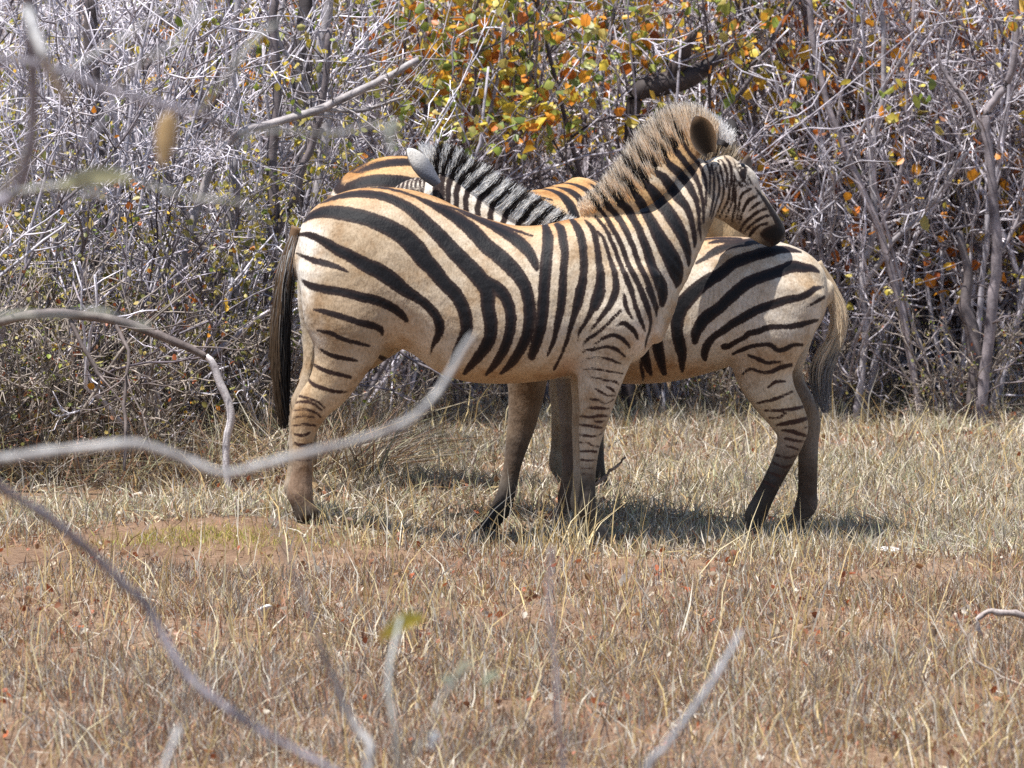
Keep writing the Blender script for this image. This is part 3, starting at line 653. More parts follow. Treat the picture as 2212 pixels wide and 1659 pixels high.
B_S = [('N4', '''560 165 18 700 150 24 850 150 26 1000 155 22
640 205 20 760 182 34 900 188 36 1000 175 40
500 430 20 600 372 42 680 315 62 760 275 70 860 240 62 960 218 60 1080 195 66 1180 175 56 1300 190 40
1660 300 20 1500 275 56 1350 290 92 1250 312 110 1120 352 102 1000 392 110 900 434 114 820 502 110 740 560 112 650 612 120 560 672 130 470 752 140 390 832 150 320 922 150 290 1012 140 280 1100 122 285 1200 110 310 1320 110 335 1420 90 340 1520 60 345 1620 26
1860 520 26 1780 490 60 1680 475 90 1560 465 110 1440 510 110 1320 550 105 1200 590 105 1080 640 110 1000 690 115 920 760 115 830 840 110 760 910 105 680 970 110 590 1040 120 530 1120 110 490 1200 90 480 1290 56 475 1330 8
1900 690 18 1800 712 50 1720 770 56 1620 810 62 1500 832 70 1380 870 76 1260 910 76 1150 950 80 1060 1000 85 960 1060 80 860 1120 75 780 1180 66 700 1230 60 640 1290 66 600 1370 75 585 1440 66 600 1500 16
1910 800 28 1850 840 30 1770 880 22 1700 920 8
1840 1055 22 1740 1080 40 1620 1110 50 1500 1130 45 1380 1130 45 1280 1140 50 1180 1180 50 1080 1200 50 1020 1250 45 940 1290 40 850 1340 50 800 1350 54
1660 1330 26 1560 1330 35 1480 1370 40 1390 1390 40 1310 1330 40 1200 1330 35 1080 1350 35 980 1390 35 900 1430 24
1430 1510 18 1280 1525 28 1180 1480 28 1070 1445 22
95 900 50 80 1040 80 65 1160 96 62 1280 100 80 1400 100 110 1520 80 145 1640 46
-110 1000 80 -120 1200 100 -90 1400 100 -40 1560 70 0 1650 30
-320 900 90 -330 1200 110 -300 1500 90
-520 900 90 -530 1200 110 -500 1500 90
-720 900 90 -730 1200 110 -700 1500 90
-920 900 90 -930 1200 110 -900 1500 90'''),
 ('N2', '1310 1080 26 1330 1180 54 1360 1300 54 1360 1370 26'),
 ('N6', '''390 50 13 470 80 25 540 110 22 600 95 13
740 125 24 650 145 30 580 180 25 500 185 22 400 160 20 340 200 13
690 260 14 610 265 22 550 310 13
750 345 14 660 385 20 560 420 20 460 440 13
840 470 18 740 490 25 640 500 18 520 500 13
700 520 14 640 560 15 560 560 9
890 560 24 790 590 30 700 605 28 620 620 16
930 630 14 860 640 14
670 665 18 760 675 25 850 705 22 920 720 10
690 730 17 780 750 18 880 760 10
700 790 14 800 820 13
620 870 14 720 890 16 790 870 10
600 935 16 690 970 16 750 950 10
560 1010 16 650 1040 16 700 1030 10
520 1090 18 610 1130 14'''),
 ('V', '\n'.join('%.0f %.0f 11 %d %d 13 %d %d 11 %d %d 9' % (kx + (ox - kx) * 1.3, ky + (oy - ky) * 1.3, kx, ky, kx - 3, ky + 60, kx - 10, ky + 130) for kx, ky, ox, oy in
     ((943, 376, 955, 325), (957, 381, 983, 330), (972, 391, 1008, 345), (990, 400, 1033, 361), (1011, 413, 1061, 375), (1037, 430, 1086, 391), (1064, 446, 1110, 409), (1092, 464, 1137, 427), (1121, 480, 1163, 442), (1149, 492, 1190, 455), (1178, 502, 1214, 468)))),
 ('V', '\n'.join('%d %d 5 %d %d 6 %d %d 5' % (868 + i * 9, 380 - i, 862 + i * 9, 400, 850 + i * 10, 440) for i in range(7)))]
SB = strokes(YB, *B_S)
B_CREST = [(1215, 508), (1165, 497), (1120, 480), (1090, 463), (1050, 438), (1010, 412), (985, 396), (958, 381), (935, 374)]
B_OUTER = [(1245, 478), (1210, 456), (1166, 431), (1137, 414), (1100, 391), (1056, 365), (1018, 342), (968, 313), (905, 312)]
BB = Body(YB, ((745, 280), (1830, 1200)), .0085)
grow(BB, B_TORSO, B_NECK, B_HEAD, [(B_P, .035), (B_Q, .035), (B_HN, .04), (B_HF, .04)], fin(B_CREST, B_OUTER, .02, .80, None))
VB, QB = BB.mesh(); tB = topline(B_TORSO, YB); xb = [at(x, 0, YB).x for x in (1150, 1250, 1560, 1640)]
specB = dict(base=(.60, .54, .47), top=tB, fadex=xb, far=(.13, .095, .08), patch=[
    (1430, 815, (160, 40), (.52, .33, .18), .85), (1770, 600, (50, 70), (.74, .64, .5), .7), (1650, 780, (90, 40), (.52, .38, .25), .7), (1690, 880, (70, 70), (.60, .49, .36), .9), (1705, 965, (50, 50), (.34, .25, .19), .9),  # paler rump end: its sunlit part is painted into the coat
    (1690, 1060, (120, 90), (.05, .04, .038), 1.0), (1680, 1150, (120, 65), (.02, .018, .018), 1.0), (1140, 880, (70, 110), (.17, .115, .08), .95), (1120, 1000, (60, 70), (.10, .07, .055), .95), (1080, 1090, (80, 60), (.05, .04, .036), 1.0), (1055, 1145, (70, 50), (.02, .018, .018), 1.0), (1235, 1000, (30, 70), (.15, .10, .075), .95), (1225, 1095, (50, 45), (.05, .04, .04), 1.0),  # browned forelegs: shade under the bodies painted in; hooves dark by themselves
    (1000, 430, (140, 90), (.74, .71, .67), .95), (880, 420, (50, 60), (.72, .70, .68), 1.0)])
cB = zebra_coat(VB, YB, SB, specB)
ZB = add_zebra('zebra', VB, QB, YB, cB, 'zebra behind, its striped rump under the chin of another zebra, tail with grey tuft', (HOOF[6][0] - .5, YB, -.03))
make_mane(ZB, YB, SB, B_CREST, B_OUTER, 8000, ((.98, .97, .95), (.98, .96, .93)), .4, 8, None, amp=.006, thr=0)
def tcolB(u, o, r):
    if u < .64: return np.array([.80, .66, .48]) * r.uniform(.7, 1.15)
    return np.array([.13, .13, .14]) * r.uniform(.3, 2.2)
tp = [((CROP['N4'][0] + x * CROP['N4'][2]) / VS, (CROP['N4'][1] + y * CROP['N4'][2]) / VS) for x, y in ((1840, 420), (1935, 600), (2030, 780), (2085, 950), (2085, 1120), (2040, 1280), (1990, 1420))]
tp += [((2800 + x * .48227) / VS, (1400 + y * .48227) / VS) for x, y in ((1005, 150), (1010, 330), (1030, 520))]
make_tail(ZB, YB, tp, 2000, 9, tcolB, lambda u: np.interp(u, [0, .1, .4, .6, .8, 1], [.014, .020, .022, .022, .032, .010]), .0)
eb = at(938, 396, YB); et = at(880, 318, YB)
make_ear(ZB, (eb.x, YB - .10, eb.z), (et.x, YB - .15, et.z), (.62, .4, -.5), .046, .03, (.55, .50, .45), (.80, .77, .74), (.13, .135, .16), (.66, .62, .56))
eb = at(925, 385, YB); et = at(905, 316, YB)
make_ear(ZB, (eb.x, YB + .075, eb.z), (et.x, YB + .13, et.z), (-.62, .6, .5), .036, .026, (.1, .08, .06), (.3, .25, .2), (.05, .04, .04), (.3, .28, .26))
settle(ZB)

# ---- zebra C: further back, seen over the backs of the other two
def turn(rows, c, ang):
    ca, sa = math.cos(ang), math.sin(ang); f = lambda p: (c[0] + (p[0] - c[0]) * ca - (p[1] - c[1]) * sa, c[1] + (p[0] - c[0]) * sa + (p[1] - c[1]) * ca)
    return [(f(a), f(b), w) for a, b, w, *_ in rows]
cc = (1330, 600); ang = math.radians(36)
_cs = lambda L, q: [(x - np.interp(y, [740, 900], [0, q]), y, a, b, yc) for x, y, a, b, yc in L]
C_HN, C_HF = _cs(A_HN, 130), _cs(A_HF, 20)
BC = Body(YA, ((515, 270), (1760, 1200)), .012)
grow(BC, [(x, t, b, w * 1.04) for x, t, b, w in A_TORSO], [A_NECK[0][:3]] + turn(A_NECK[1:], cc, ang), turn(A_HEAD, cc, ang), [(A_FN, .035), (A_FF, .035), (C_HN, .04), (C_HF, .04)])
VC, QC = BC.mesh()
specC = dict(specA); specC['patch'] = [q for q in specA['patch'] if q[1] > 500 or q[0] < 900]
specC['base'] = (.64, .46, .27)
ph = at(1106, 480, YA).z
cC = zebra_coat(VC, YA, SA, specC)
base0 = np.array((at(650, 0, 0).x, 0, at(664, 1118, YA).z))
ZC = empty('zebra', (0, 0, 0)); tag(ZC, 'orange backed zebra half hidden behind the backs of two others', 'zebra', 'zebras standing together')
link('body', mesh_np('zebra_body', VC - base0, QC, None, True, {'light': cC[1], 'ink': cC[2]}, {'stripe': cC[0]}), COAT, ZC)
def ct(p): return np.array(p) - base0
e1 = turn([((1540, 338), (1500, 252), 0)], cc, ang)[0]; b1, t1 = at(*e1[0], YA), at(*e1[1], YA)
make_ear(ZC, ct((b1.x, -.07, b1.z)), ct((t1.x, -.10, t1.z)), (.9, .2, .3), .05, .03, (.12, .09, .06), (.6, .48, .36), (.75, .7, .66), (.1, .07, .05))
make_ear(ZC, ct((b1.x + .02, .07, b1.z)), ct((t1.x + .04, .10, t1.z)), (-.9, .2, -.3), .05, .03, (.12, .09, .06), (.6, .48, .36), (.75, .7, .66), (.1, .07, .05))
mc = [a for a, b, w in turn([(p, p, 0) for p in [(1312, 452), (1371, 438), (1412, 414), (1445, 370), (1482, 334), (1518, 312)]], cc, ang)]
mo = [a for a, b, w in turn([(p, p, 0) for p in [(1296, 398), (1334, 352), (1368, 308), (1402, 262), (1450, 228), (1512, 228)]], cc, ang)]
mm = make_mane(ZC, YA, SA, mc, mo, 1500, ((.64, .42, .18), (.66, .58, .46)), .35, 13); mm.location = -Vector(base0)
tt = make_tail(ZC, YA, [(642, 490), (628, 525), (618, 580), (612, 640), (610, 720), (612, 800), (613, 860)], 500, 15, tcolA, lambda u: np.interp(u, [0, .1, .35, .7, 1], [.012, .02, .030, .03, .010]), 0); tt.location = -Vector(base0)
pC = at(712, 400, 1.15); ZC.scale = (1.05,) * 3; ZC.rotation_euler = (0, 0, math.radians(32))
ZC.location = (pC.x + .03, 1.18, at(900, 333, 1.45).z - 1.05 * (at(800, 404, 0).z - base0[2]))
# ------------------------------------------------------------------ the thicket: leafless and half-leafless shrubs
def _norm(v): return v / (np.linalg.norm(v) + 1e-9)
BARKS = [(.46, .43, .48), (.34, .31, .35), (.60, .575, .625), (.12, .10, .115), (.40, .36, .37), (.20, .175, .19)]
ORG = [(.74, .32, .03), (.68, .25, .03), (.74, .44, .05), (.58, .17, .03)]; YEL = [(.70, .52, .06), (.62, .50, .08), (.72, .60, .18)]
GRN = [(.26, .32, .05), (.36, .38, .08), (.18, .24, .05)]; RUST = [(.34, .10, .04), (.28, .12, .06), (.45, .13, .05)]; OLV = [(.34, .30, .09), (.42, .36, .12), (.27, .27, .09), (.5, .38, .12)]
def wander(p, d, L, n, wob, r, lift=0.0):
    P = [np.array(p, float)]; d = _norm(np.array(d, float))
    for _ in range(n - 1):
        d = _norm(d + r.normal(0, wob, 3) + np.array([0, 0, lift])); P.append(P[-1] + d * (L / (n - 1)))
    return np.array(P)
def leaf_mesh(name, pts, size, cols, r, droop=.5):
    """pairs of oval, folded leaves at the given points"""
    n = len(pts); pts = np.asarray(pts)
    a = r.normal(0, 1, (n, 3)) + np.array([0, -.3, -droop]); a /= np.linalg.norm(a, axis=1, keepdims=True)
    b = np.cross(a, r.normal(0, 1, (n, 3))); b /= np.linalg.norm(b, axis=1, keepdims=True); c = np.cross(a, b)
    L = size * r.uniform(.6, 1.25, (n, 1)); W = L * r.uniform(.28, .42, (n, 1)); f = W * r.uniform(.1, .7, (n, 1))
    V = np.stack([pts, pts + a * L * .35 + b * W + c * f, pts + a * L * .75 + b * W * .8 + c * f, pts + a * L, pts + a * L * .75 - b * W * .8 + c * f, pts + a * L * .35 - b * W + c * f, pts + a * L * .5], 1)
    i = np.arange(n * 7).reshape(n, 7)
    Q = np.concatenate([i[:, [0, 1, 2, 6]], i[:, [0, 6, 4, 5]]])
    T = np.concatenate([i[:, [6, 2, 3]], i[:, [6, 3, 4]]])
    cc = np.array(cols)[r.integers(0, len(cols), n)] * r.uniform(.7, 1.2, (n, 1))
    return mesh_np(name, V.reshape(-1, 3), Q, T, True, {'col': np.repeat(cc, 7, axis=0)})
def make_shrub(seed, H, stems, spread, leaf=None, nleaf=0, lsize=.045, twig=1.0, bark=None, straight=.1, low=False, leafz=0.0, thick=1.0):
    """meshes of one shrub: stems and limbs, twigs, leaves"""
    r = np.random.default_rng(seed); big, fine, ends = Tubes(), Tubes(), []
    for s in range(stems):
        az = r.uniform(0, 6.283); sp = spread * r.uniform(.15, 1.0)
        d = np.array([math.cos(az) * sp, math.sin(az) * sp, 1.0]); L = H * r.uniform(.55, 1.1); R0 = r.uniform(.007, .018) * (.6 + .4 * H / 2) * thick
        col = np.array(BARKS[r.integers(len(BARKS))] if bark is None else bark) * r.uniform(.75, 1.15)
        P = wander((math.cos(az) * r.uniform(0, .16), math.sin(az) * r.uniform(0, .16), -.06), d, L, 12, straight, r, .03)
        R = np.linspace(R0, R0 * .3, 12); big.add(P, R, 5, col)
        for k in range(int(r.integers(6, 10) * twig)):
            t = r.uniform(.12 if not low else .02, 1.0); i = min(int(t * 11), 10); p = P[i] + (P[i + 1] - P[i]) * (t * 11 - i)
            d2 = _norm(P[i + 1] - P[i]) + r.normal(0, .62, 3); L2 = H * r.uniform(.14, .42)
            c2 = col * r.uniform(.85, 1.3); P2 = wander(p, d2, L2, 7, .2, r, .05); r2 = min(R0 * (1 - t * .6) * .62, .0095 * thick)
            big.add(P2, np.linspace(r2, r2 * .4, 7), 4, c2)
            for _ in range(int(r.integers(3, 7) * twig)):
                u = r.uniform(.1, 1); j = min(int(u * 6), 5); q = P2[j] + (P2[j + 1] - P2[j]) * (u * 6 - j)
                P3 = wander(q, _norm(P2[j + 1] - P2[j]) + r.normal(0, .7, 3), r.uniform(.1, .38), 5, .28, r, .02)
                fine.add(P3, np.linspace(.0046, .0020, 5), 3, c2 * r.uniform(.9, 1.5)); ends.append(P3[-1]); ends.append(P3[2])
                if r.random() < .6:
                    P4 = wander(P3[2], _norm(P3[3] - P3[2]) + r.normal(0, .8, 3), r.uniform(.06, .2), 4, .3, r)
                    fine.add(P4, np.linspace(.0032, .0016, 4), 3, c2 * r.uniform(.9, 1.6)); ends.append(P4[-1])
    out = [('branches', big.build('branches'), BARK, None), ('twigs', fine.build('twigs'), BARK, 'stuff')]
    if leaf and nleaf:
        E = np.array(ends); E = E[E[:, 2] > leafz] if leafz else E
        w = np.exp(-.5 * (np.linalg.norm(E - E[r.integers(len(E))], axis=1) / .8) ** 2) + .25
        E = E[r.choice(len(E), nleaf, p=w / w.sum())] + r.normal(0, .02, (nleaf, 3))
        out.append(('leaves', leaf_mesh('leaves', E, lsize, leaf, r), LEAF, 'stuff'))
    return out
def place(name, parts, loc, rz, sc, label, cat, group):
    root = empty(name, loc, rz); root.scale = (sc, sc, sc * random.uniform(.92, 1.1)); tag(root, label, cat, group)
    for nm, me, mat, kind in parts:
        o = link(nm, me, mat, root)
        if kind: o['kind'] = kind
    return root
random.seed(5); rs = np.random.default_rng(21)
BARE = [make_shrub(100 + i, 2.6, 9, .34, RUST + ORG + YEL, 16, .04, 1.0, straight=.09) for i in range(5)]
GREY = [make_shrub(140 + i, 2.3, 10, .55, RUST, 10, .035, 1.1, bark=(.44, .415, .455)) for i in range(3)]
GOLD = [make_shrub(200 + i, 2.7, 7, .5, ORG * 2 + YEL * 2 + GRN * 2, 420, .062, .9, leafz=1.4) for i in range(4)]
SPARSE = [make_shrub(240 + i, 2.6, 8, .42, ORG * 3 + YEL * 2 + RUST, 300, .066, 1.0, leafz=.55) for i in range(3)]
OLIVE = [make_shrub(280 + i, 2.2, 9, .75, OLV * 2 + YEL * 2 + GRN, 1300, .042, 1.1, leafz=.9) for i in range(3)]
SCRUB = [make_shrub(320 + i, 1.15, 11, 1.1, OLV * 2 + GRN + RUST, 460, .028, .8, bark=(.30, .255, .22), low=True) for i in range(4)]
BRUSH = [make_shrub(360 + i, 2.0, 6, 1.15, OLV + ORG, 60, .035, .62, straight=.2, thick=1.5) for i in range(4)]
GRP = {'brush': ('shrub', 'sprawling shrub of thick crooked dark limbs in the left thicket', 'crooked limbed shrubs'),
       'bare': ('shrub', 'leafless grey multi-stemmed shrub of the thicket behind the zebras', 'bare thicket shrubs'),
       'grey': ('shrub', 'pale ash grey leafless shrub with spreading tangled twigs', 'pale tangled shrubs'),
       'gold': ('shrub', 'shrub full of orange, yellow and green autumn leaves', 'autumn leaved shrubs'),
       'sparse': ('shrub', 'thin upright shrub with a few orange leaves left on it', 'shrubs with few orange leaves'),
       'olive': ('shrub', 'spreading shrub covered in tiny olive yellow leaves', 'olive leaved shrubs'),
       'scrub': ('low_bush', 'low brown dead bush sprawling at the foot of the thicket', 'low dead bushes')}
SET = {'brush': BRUSH, 'bare': BARE, 'grey': GREY, 'gold': GOLD, 'sparse': SPARSE, 'olive': OLIVE, 'scrub': SCRUB}
def put(kind, x, y, sc=1.0):
    nm, lab, grp = GRP[kind]; L = SET[kind]
    place(nm, L[int(rs.integers(len(L)))], (x, y, float(ground(x, y)) - .02), rs.uniform(0, 6.283), sc, lab, 'bush' if kind == 'scrub' else 'shrub', grp)
def px_x(px, Y): return at(px, 800, Y).x
def front(px):          # where the thicket begins, by place along it
    return np.interp(px, [-400, 0, 300, 560, 800, 1100, 1500, 2212, 2700], [2.4, 2.5, 2.7, 3.4, 5.2, 6.2, 6.6, 6.9, 7.0])
def kind_at(px):
    u = rs.random()
    if px < 430: return 'olive' if u < .42 else ('bare' if u < .62 else ('grey' if u < .8 else 'scrub'))
    if px < 720: return 'bare' if u < .35 else ('olive' if u < .55 else ('gold' if u < .75 else 'grey'))
    if px < 1480: return 'gold' if u < .52 else ('sparse' if u < .7 else ('bare' if u < .85 else 'grey'))
    return 'bare' if u < .42 else ('grey' if u < .68 else ('sparse' if u < .93 else 'gold'))
row = 0; dy = 0.0
while dy < 42:
    Y = 0; half = 1106 + 420
    step = (.62 + dy * .045) / ((28 + 5 + dy) * 4 / 28 / 2212)
    px = 1106 - half + rs.uniform(0, step)
    while px < 1106 + half:
        y = float(front(px)) + dy + rs.normal(0, .18)
        put(kind_at(px), px_x(px + rs.normal(0, step * .2), y), y, rs.uniform(.8, 1.15))
        px += step * rs.uniform(.75, 1.3)
    dy += .75 + dy * .22; row += 1
for px in np.arange(700, 1540, 96): put('gold', px_x(px, 6), float(front(px)) + .35 + rs.normal(0, .2), rs.uniform(.9, 1.1))
for px in np.arange(-260, 470, 55): put('brush', px_x(px, 2.4), float(front(px)) - .15 + rs.uniform(-.5, .4), rs.uniform(.75, 1.15) if px < 280 else rs.uniform(.5, .65))
for px in (1620, 1700, 1790, 1900, 1960, 2020, 2090, 2190, 2260): put('sparse', px_x(px, 7), float(front(px)) + .5, rs.uniform(.95, 1.1))
# low scrub along the left foot of the thicket and a few on the right
for px in np.arange(-250, 620, 64): put('scrub', px_x(px, 2.0), float(front(px)) - .5 + rs.uniform(-.55, .3) * (px < 520) + rs.normal(0, .2), rs.uniform(.6, .95))
for px in np.arange(-200, 520, 110): put('olive', px_x(px, 2.6), float(front(px)) + .1 + rs.normal(0, .2), rs.uniform(.5, .7))
for px in np.arange(820, 2500, 180): put('scrub', px_x(px, 6), float(front(px)) - .15 + rs.normal(0, .25), rs.uniform(.35, .6))

# single saplings and limbs that stand out of the thicket
def sapling(name, label, cat, Y, paths, col, twigs=0, seed=1, foot=True, wob=3.0, leaves=0):
    """paths: survey polylines with radius; the first one is the stem, rooted in the ground"""
    r = np.random.default_rng(seed); tb, fine, ends = Tubes(), Tubes(), []
    b = at(paths[0][0][0], paths[0][0][1], Y); gz = float(ground(b.x, Y)); base = np.array([b.x, Y, gz])
    root = empty(name, tuple(base)); tag(root, label, cat)
    for k, P in enumerate(paths):
        S = spline(np.array(P, float), 4); pts = []
        dph = r.uniform(-.25, .25) if k else 0
        for i, (x, y, w) in enumerate(S):
            p = at(x + r.normal(0, wob * .4), y, Y); f = i / len(S); pts.append((p.x - base[0], dph * f, p.z - base[2]))
        pts = np.array(pts)
        if k == 0 and foot: pts = np.vstack([[pts[0][0], 0, -.08], pts])
        rad = S[:, 2] * PXM * (Y + 28) / 28
        if k == 0 and foot: rad = np.concatenate([[rad[0] * 1.1], rad])
        tb.add(pts, rad, 7, np.array(col) * r.uniform(.85, 1.15))
        for _ in range(twigs):
            i = int(r.integers(1, len(pts) - 1)); d = _norm(pts[i] - pts[i - 1]) + r.normal(0, .7, 3)
            Q = wander(pts[i], d, r.uniform(.15, .5), 6, .22, r, .04); fine.add(Q, np.linspace(.004, .0018, 6), 4, np.array(col) * r.uniform(.9, 1.3)); ends.append(Q[-1])
            Q2 = wander(Q[3], _norm(Q[4] - Q[3]) + r.normal(0, .7, 3), r.uniform(.1, .25), 4, .25, r); fine.add(Q2, np.linspace(.0026, .0014, 4), 3, np.array(col) * r.uniform(.9, 1.3)); ends.append(Q2[-1])
    link('stem', tb.build('stem'), BARK, root)
    if twigs: tag(link('twigs', fine.build('twigs'), BARK, root), kind='stuff')
    if leaves:
        E = np.array(ends)[r.integers(0, len(ends), leaves)] + r.normal(0, .02, (leaves, 3))
        tag(link('leaves', leaf_mesh('leaves', E, .05, ORG + YEL, r), LEAF, root), kind='stuff')
    return root
WB, GB, DB, PB = (.62, .58, .58), (.30, .27, .275), (.12, .095, .09), (.40, .345, .35)
sapling('bent_sapling', 'bleached white stem bent over under a dark fallen limb beside the zebra tail', 'sapling', 1.0,
        [[(493, 1045, 8), (488, 1000, 8), (490, 945, 8.5), (499, 905, 9), (493, 868, 9), (474, 825, 9), (460, 786, 8), (445, 768, 6)]], WB, 0, 2, wob=.5)
sapling('dark_limb', 'thick dark limb sloping down to the bleached bent stem', 'branch', 1.0,
        [[(-150, 1060, 11), (-135, 900, 11), (-80, 740, 10), (20, 690, 10), (110, 676, 10), (170, 681, 10.5), (240, 690, 10.5), (320, 715, 10), (400, 748, 9), (448, 772, 7)], [(248, 692, 5), (268, 735, 5), (282, 765, 4), (272, 850, 4), (277, 930, 4), (275, 1010, 3.5)], [(150, 690, 5), (175, 740, 5), (205, 790, 5), (230, 830, 4)]], (.16, .13, .12), 5, 3)
sapling('sapling', 'forked dark grey sapling leaning right beside the zebra rump', 'sapling', 2.7, [[(470, 900, 9), (482, 760, 9), (470, 660, 9), (455, 590, 9), (430, 520, 8.5), (395, 450, 8), (375, 400, 7), (340, 330, 6)], [(462, 620, 7), (500, 540, 6), (515, 470, 5), (520, 380, 5)]], (.22, .19, .195), 10, 4)
sapling('sapling', 'straight grey trunk standing left of the zebra rump', 'sapling', 2.9, [[(512, 880, 13), (514, 740, 13), (508, 640, 13), (512, 540, 12), (500, 420, 10), (515, 300, 9), (505, 150, 8), (520, -60, 7)]], (.33, .31, .33), 12, 5)
sapling('sapling', 'dark trunk pair rising behind the zebra tail', 'sapling', 3.0, [[(575, 900, 17), (580, 700, 17), (585, 560, 16), (592, 450, 14), (585, 330, 12), (600, 200, 10), (590, 60, 9), (605, -60, 8)], [(588, 520, 11), (630, 440, 10), (655, 360, 9), (680, 290, 8), (700, 200, 8), (712, 60, 7)]], (.16, .135, .14), 12, 6)
sapling('sapling', 'tall pale trunk beside the leaning grey limb', 'sapling', 3.6, [[(640, 900, 12), (650, 600, 12), (690, 380, 11), (705, 250, 11), (690, 120, 11), (712, 20, 10), (700, -80, 9)], [(697, 300, 6), (660, 180, 5), (598, 80, 5), (618, 0, 5), (630, -60, 4)]], (.36, .335, .345), 14, 7)
sapling('leaning_limb', 'grey limb leaning up to the right above the zebra rump', 'branch', 2.5, [[(300, 1000, 9), (380, 640, 9), (440, 400, 9), (506, 294, 9), (581, 268, 9), (684, 238, 9), (756, 205, 9), (830, 170, 8), (905, 128, 7)], [(690, 236, 5), (780, 240, 5), (860, 215, 4)]], (.34, .31, .31), 14, 8)
sapling('sapling', 'tall curved dark stem at the right edge of the thicket', 'sapling', 6.0, [[(2118, 915, 13), (2122, 840, 13), (2140, 700, 12.5), (2152, 560, 12), (2145, 430, 11), (2136, 330, 10), (2128, 250, 9.5), (2150, 215, 9), (2185, 160, 8), (2196, 60, 7), (2190, -80, 6)], [(2134, 300, 5), (2080, 210, 5), (2030, 130, 4), (2045, 30, 4)], [(2150, 560, 5), (2200, 480, 5), (2240, 380, 4)]], (.235, .205, .215), 14, 9, leaves=14)
sapling('sapling', 'thin dark stem slanting left in the right hand thicket', 'sapling', 6.2, [[(1990, 900, 9), (1965, 760, 9), (1940, 640, 9), (1900, 500, 8.5), (1850, 380, 8), (1800, 260, 7), (1765, 130, 7), (1740, -60, 6)], [(1900, 500, 5), (1945, 380, 5), (1960, 200, 4), (1975, 0, 4)]], (.27, .235, .245), 16, 10, leaves=10)
sapling('sapling', 'slim forked grey stem in the right hand thicket', 'sapling', 6.3, [[(1850, 880, 8), (1870, 720, 8), (1860, 600, 8), (1890, 480, 7), (1880, 330, 7), (1910, 180, 6), (1900, -60, 5)], [(1865, 620, 6), (1930, 520, 6), (2010, 440, 5), (2080, 330, 5)]], (.40, .37, .385), 16, 11, leaves=8)
sapling('sapling', 'stout dark stump with pale twigs at the right foot of the thicket', 'sapling', 6.1, [[(2105, 860, 20), (2108, 790, 20), (2100, 720, 17), (2085, 660, 14), (2090, 590, 10), (2070, 500, 8)]], (.13, .11, .11), 8, 12)
sapling('dark_log', 'dark rotten branch caught in the shrubs above the zebra head', 'branch', 6.0, [[(1360, 900, 13), (1370, 600, 13), (1362, 400, 14), (1365, 250, 16), (1380, 198, 22), (1430, 182, 26), (1490, 165, 24), (1530, 140, 15), (1560, 118, 10)], [(1440, 180, 16), (1468, 135, 17), (1480, 105, 14), (1500, 70, 8)]], (.055, .042, .042), 8, 13)
sapling('dark_tree', 'dark trunk behind the foreground twigs at the left', 'sapling', 3.2, [[(230, 900, 18), (225, 600, 18), (215, 350, 17), (200, 180, 16), (195, 60, 15), (208, -80, 14)]], (.085, .07, .07), 8, 14)
sapling('dark_tree', 'dark trunk with crossing twigs above the pale leaning limb', 'sapling', 4.0, [[(640, 900, 18), (650, 600, 18), (655, 300, 20), (650, 150, 22), (660, 40, 20), (665, -80, 18)]], (.07, .06, .06), 12, 15)
# ------------------------------------------------------------------ dry grass, litter
GRASS = mat_leaf('dry_grass_blade', .25, .6)
def vnoise(x, y, seed, f):
    """smooth value noise in 0..1"""
    r = np.random.default_rng(seed); T = r.random((64, 64)); x = x * f + 100; y = y * f + 100
    i, j = np.floor(x).astype(int), np.floor(y).astype(int); u, v = x - i, y - j; u = u * u * (3 - 2 * u); v = v * v * (3 - 2 * v)
    t = lambda a, b: T[a % 64, b % 64]
    return (t(i, j) * (1 - u) + t(i + 1, j) * u) * (1 - v) + (t(i, j + 1) * (1 - u) + t(i + 1, j + 1) * u) * v
def blades(name, XY, L, lean, W, cols, curl, seed, flat=None):
    """tapered, bent blades: a quad and a tip each, as one mesh"""
    r = np.random.default_rng(seed); n = len(XY); z = ground(XY[:, 0], XY[:, 1])
    t = np.array([0, .55, 1.0]); az = r.uniform(0, 6.283, n)
    if flat is None: flat = np.zeros(n, bool)
    hor = lean[:, None] * (t[None] * .55 + curl[:, None] * t[None] ** 2.2)
    ver = np.sqrt(np.clip(1 - (lean[:, None] * .6) ** 2, .05, 1)) * t[None] * (1 - .35 * curl[:, None] * lean[:, None] * t[None])
    ver = np.where(flat[:, None], (.12 + .25 * t[None] * r.uniform(-.3, 1, (n, 1))) * r.uniform(.1, 1.4, (n, 1)), ver); hor = np.where(flat[:, None], t[None] * 1.0, hor)
    wob = r.normal(0, .06, (n, 3)) * L[:, None] * (t > 0); wob2 = r.normal(0, .06, (n, 3)) * L[:, None] * (t > 0)
    P = np.stack([XY[:, :1] + np.cos(az)[:, None] * hor * L[:, None] + wob, XY[:, 1:] + np.sin(az)[:, None] * hor * L[:, None] + wob2, z[:, None] - .008 + ver * L[:, None]], -1)
    sa = r.uniform(0, 3.1416, n); side = np.stack([np.cos(sa), np.sin(sa) * .5, r.normal(0, .35, n)], -1); side /= np.linalg.norm(side, axis=1, keepdims=True)
    w = W[:, None, None] * np.array([1, .85])[None, :, None] * side[:, None]
    V = np.concatenate([np.stack([P[:, :2] - w, P[:, :2] + w], 2).reshape(n, 4, 3), P[:, 2:]], 1)
    i = np.arange(n * 5).reshape(n, 5); c = np.repeat(cols[:, None], 5, 1)
    return mesh_np(name, V.reshape(-1, 3), i[:, [0, 1, 3, 2]], i[:, [2, 3, 4]], True, {'col': c.reshape(-1, 3)})
PAL = np.array([(.52, .40, .20), (.58, .49, .34), (.42, .37, .31), (.31, .205, .125), (.33, .165, .095), (.40, .39, .23), (.47, .31, .13), (.72, .65, .53), (.24, .195, .17)])
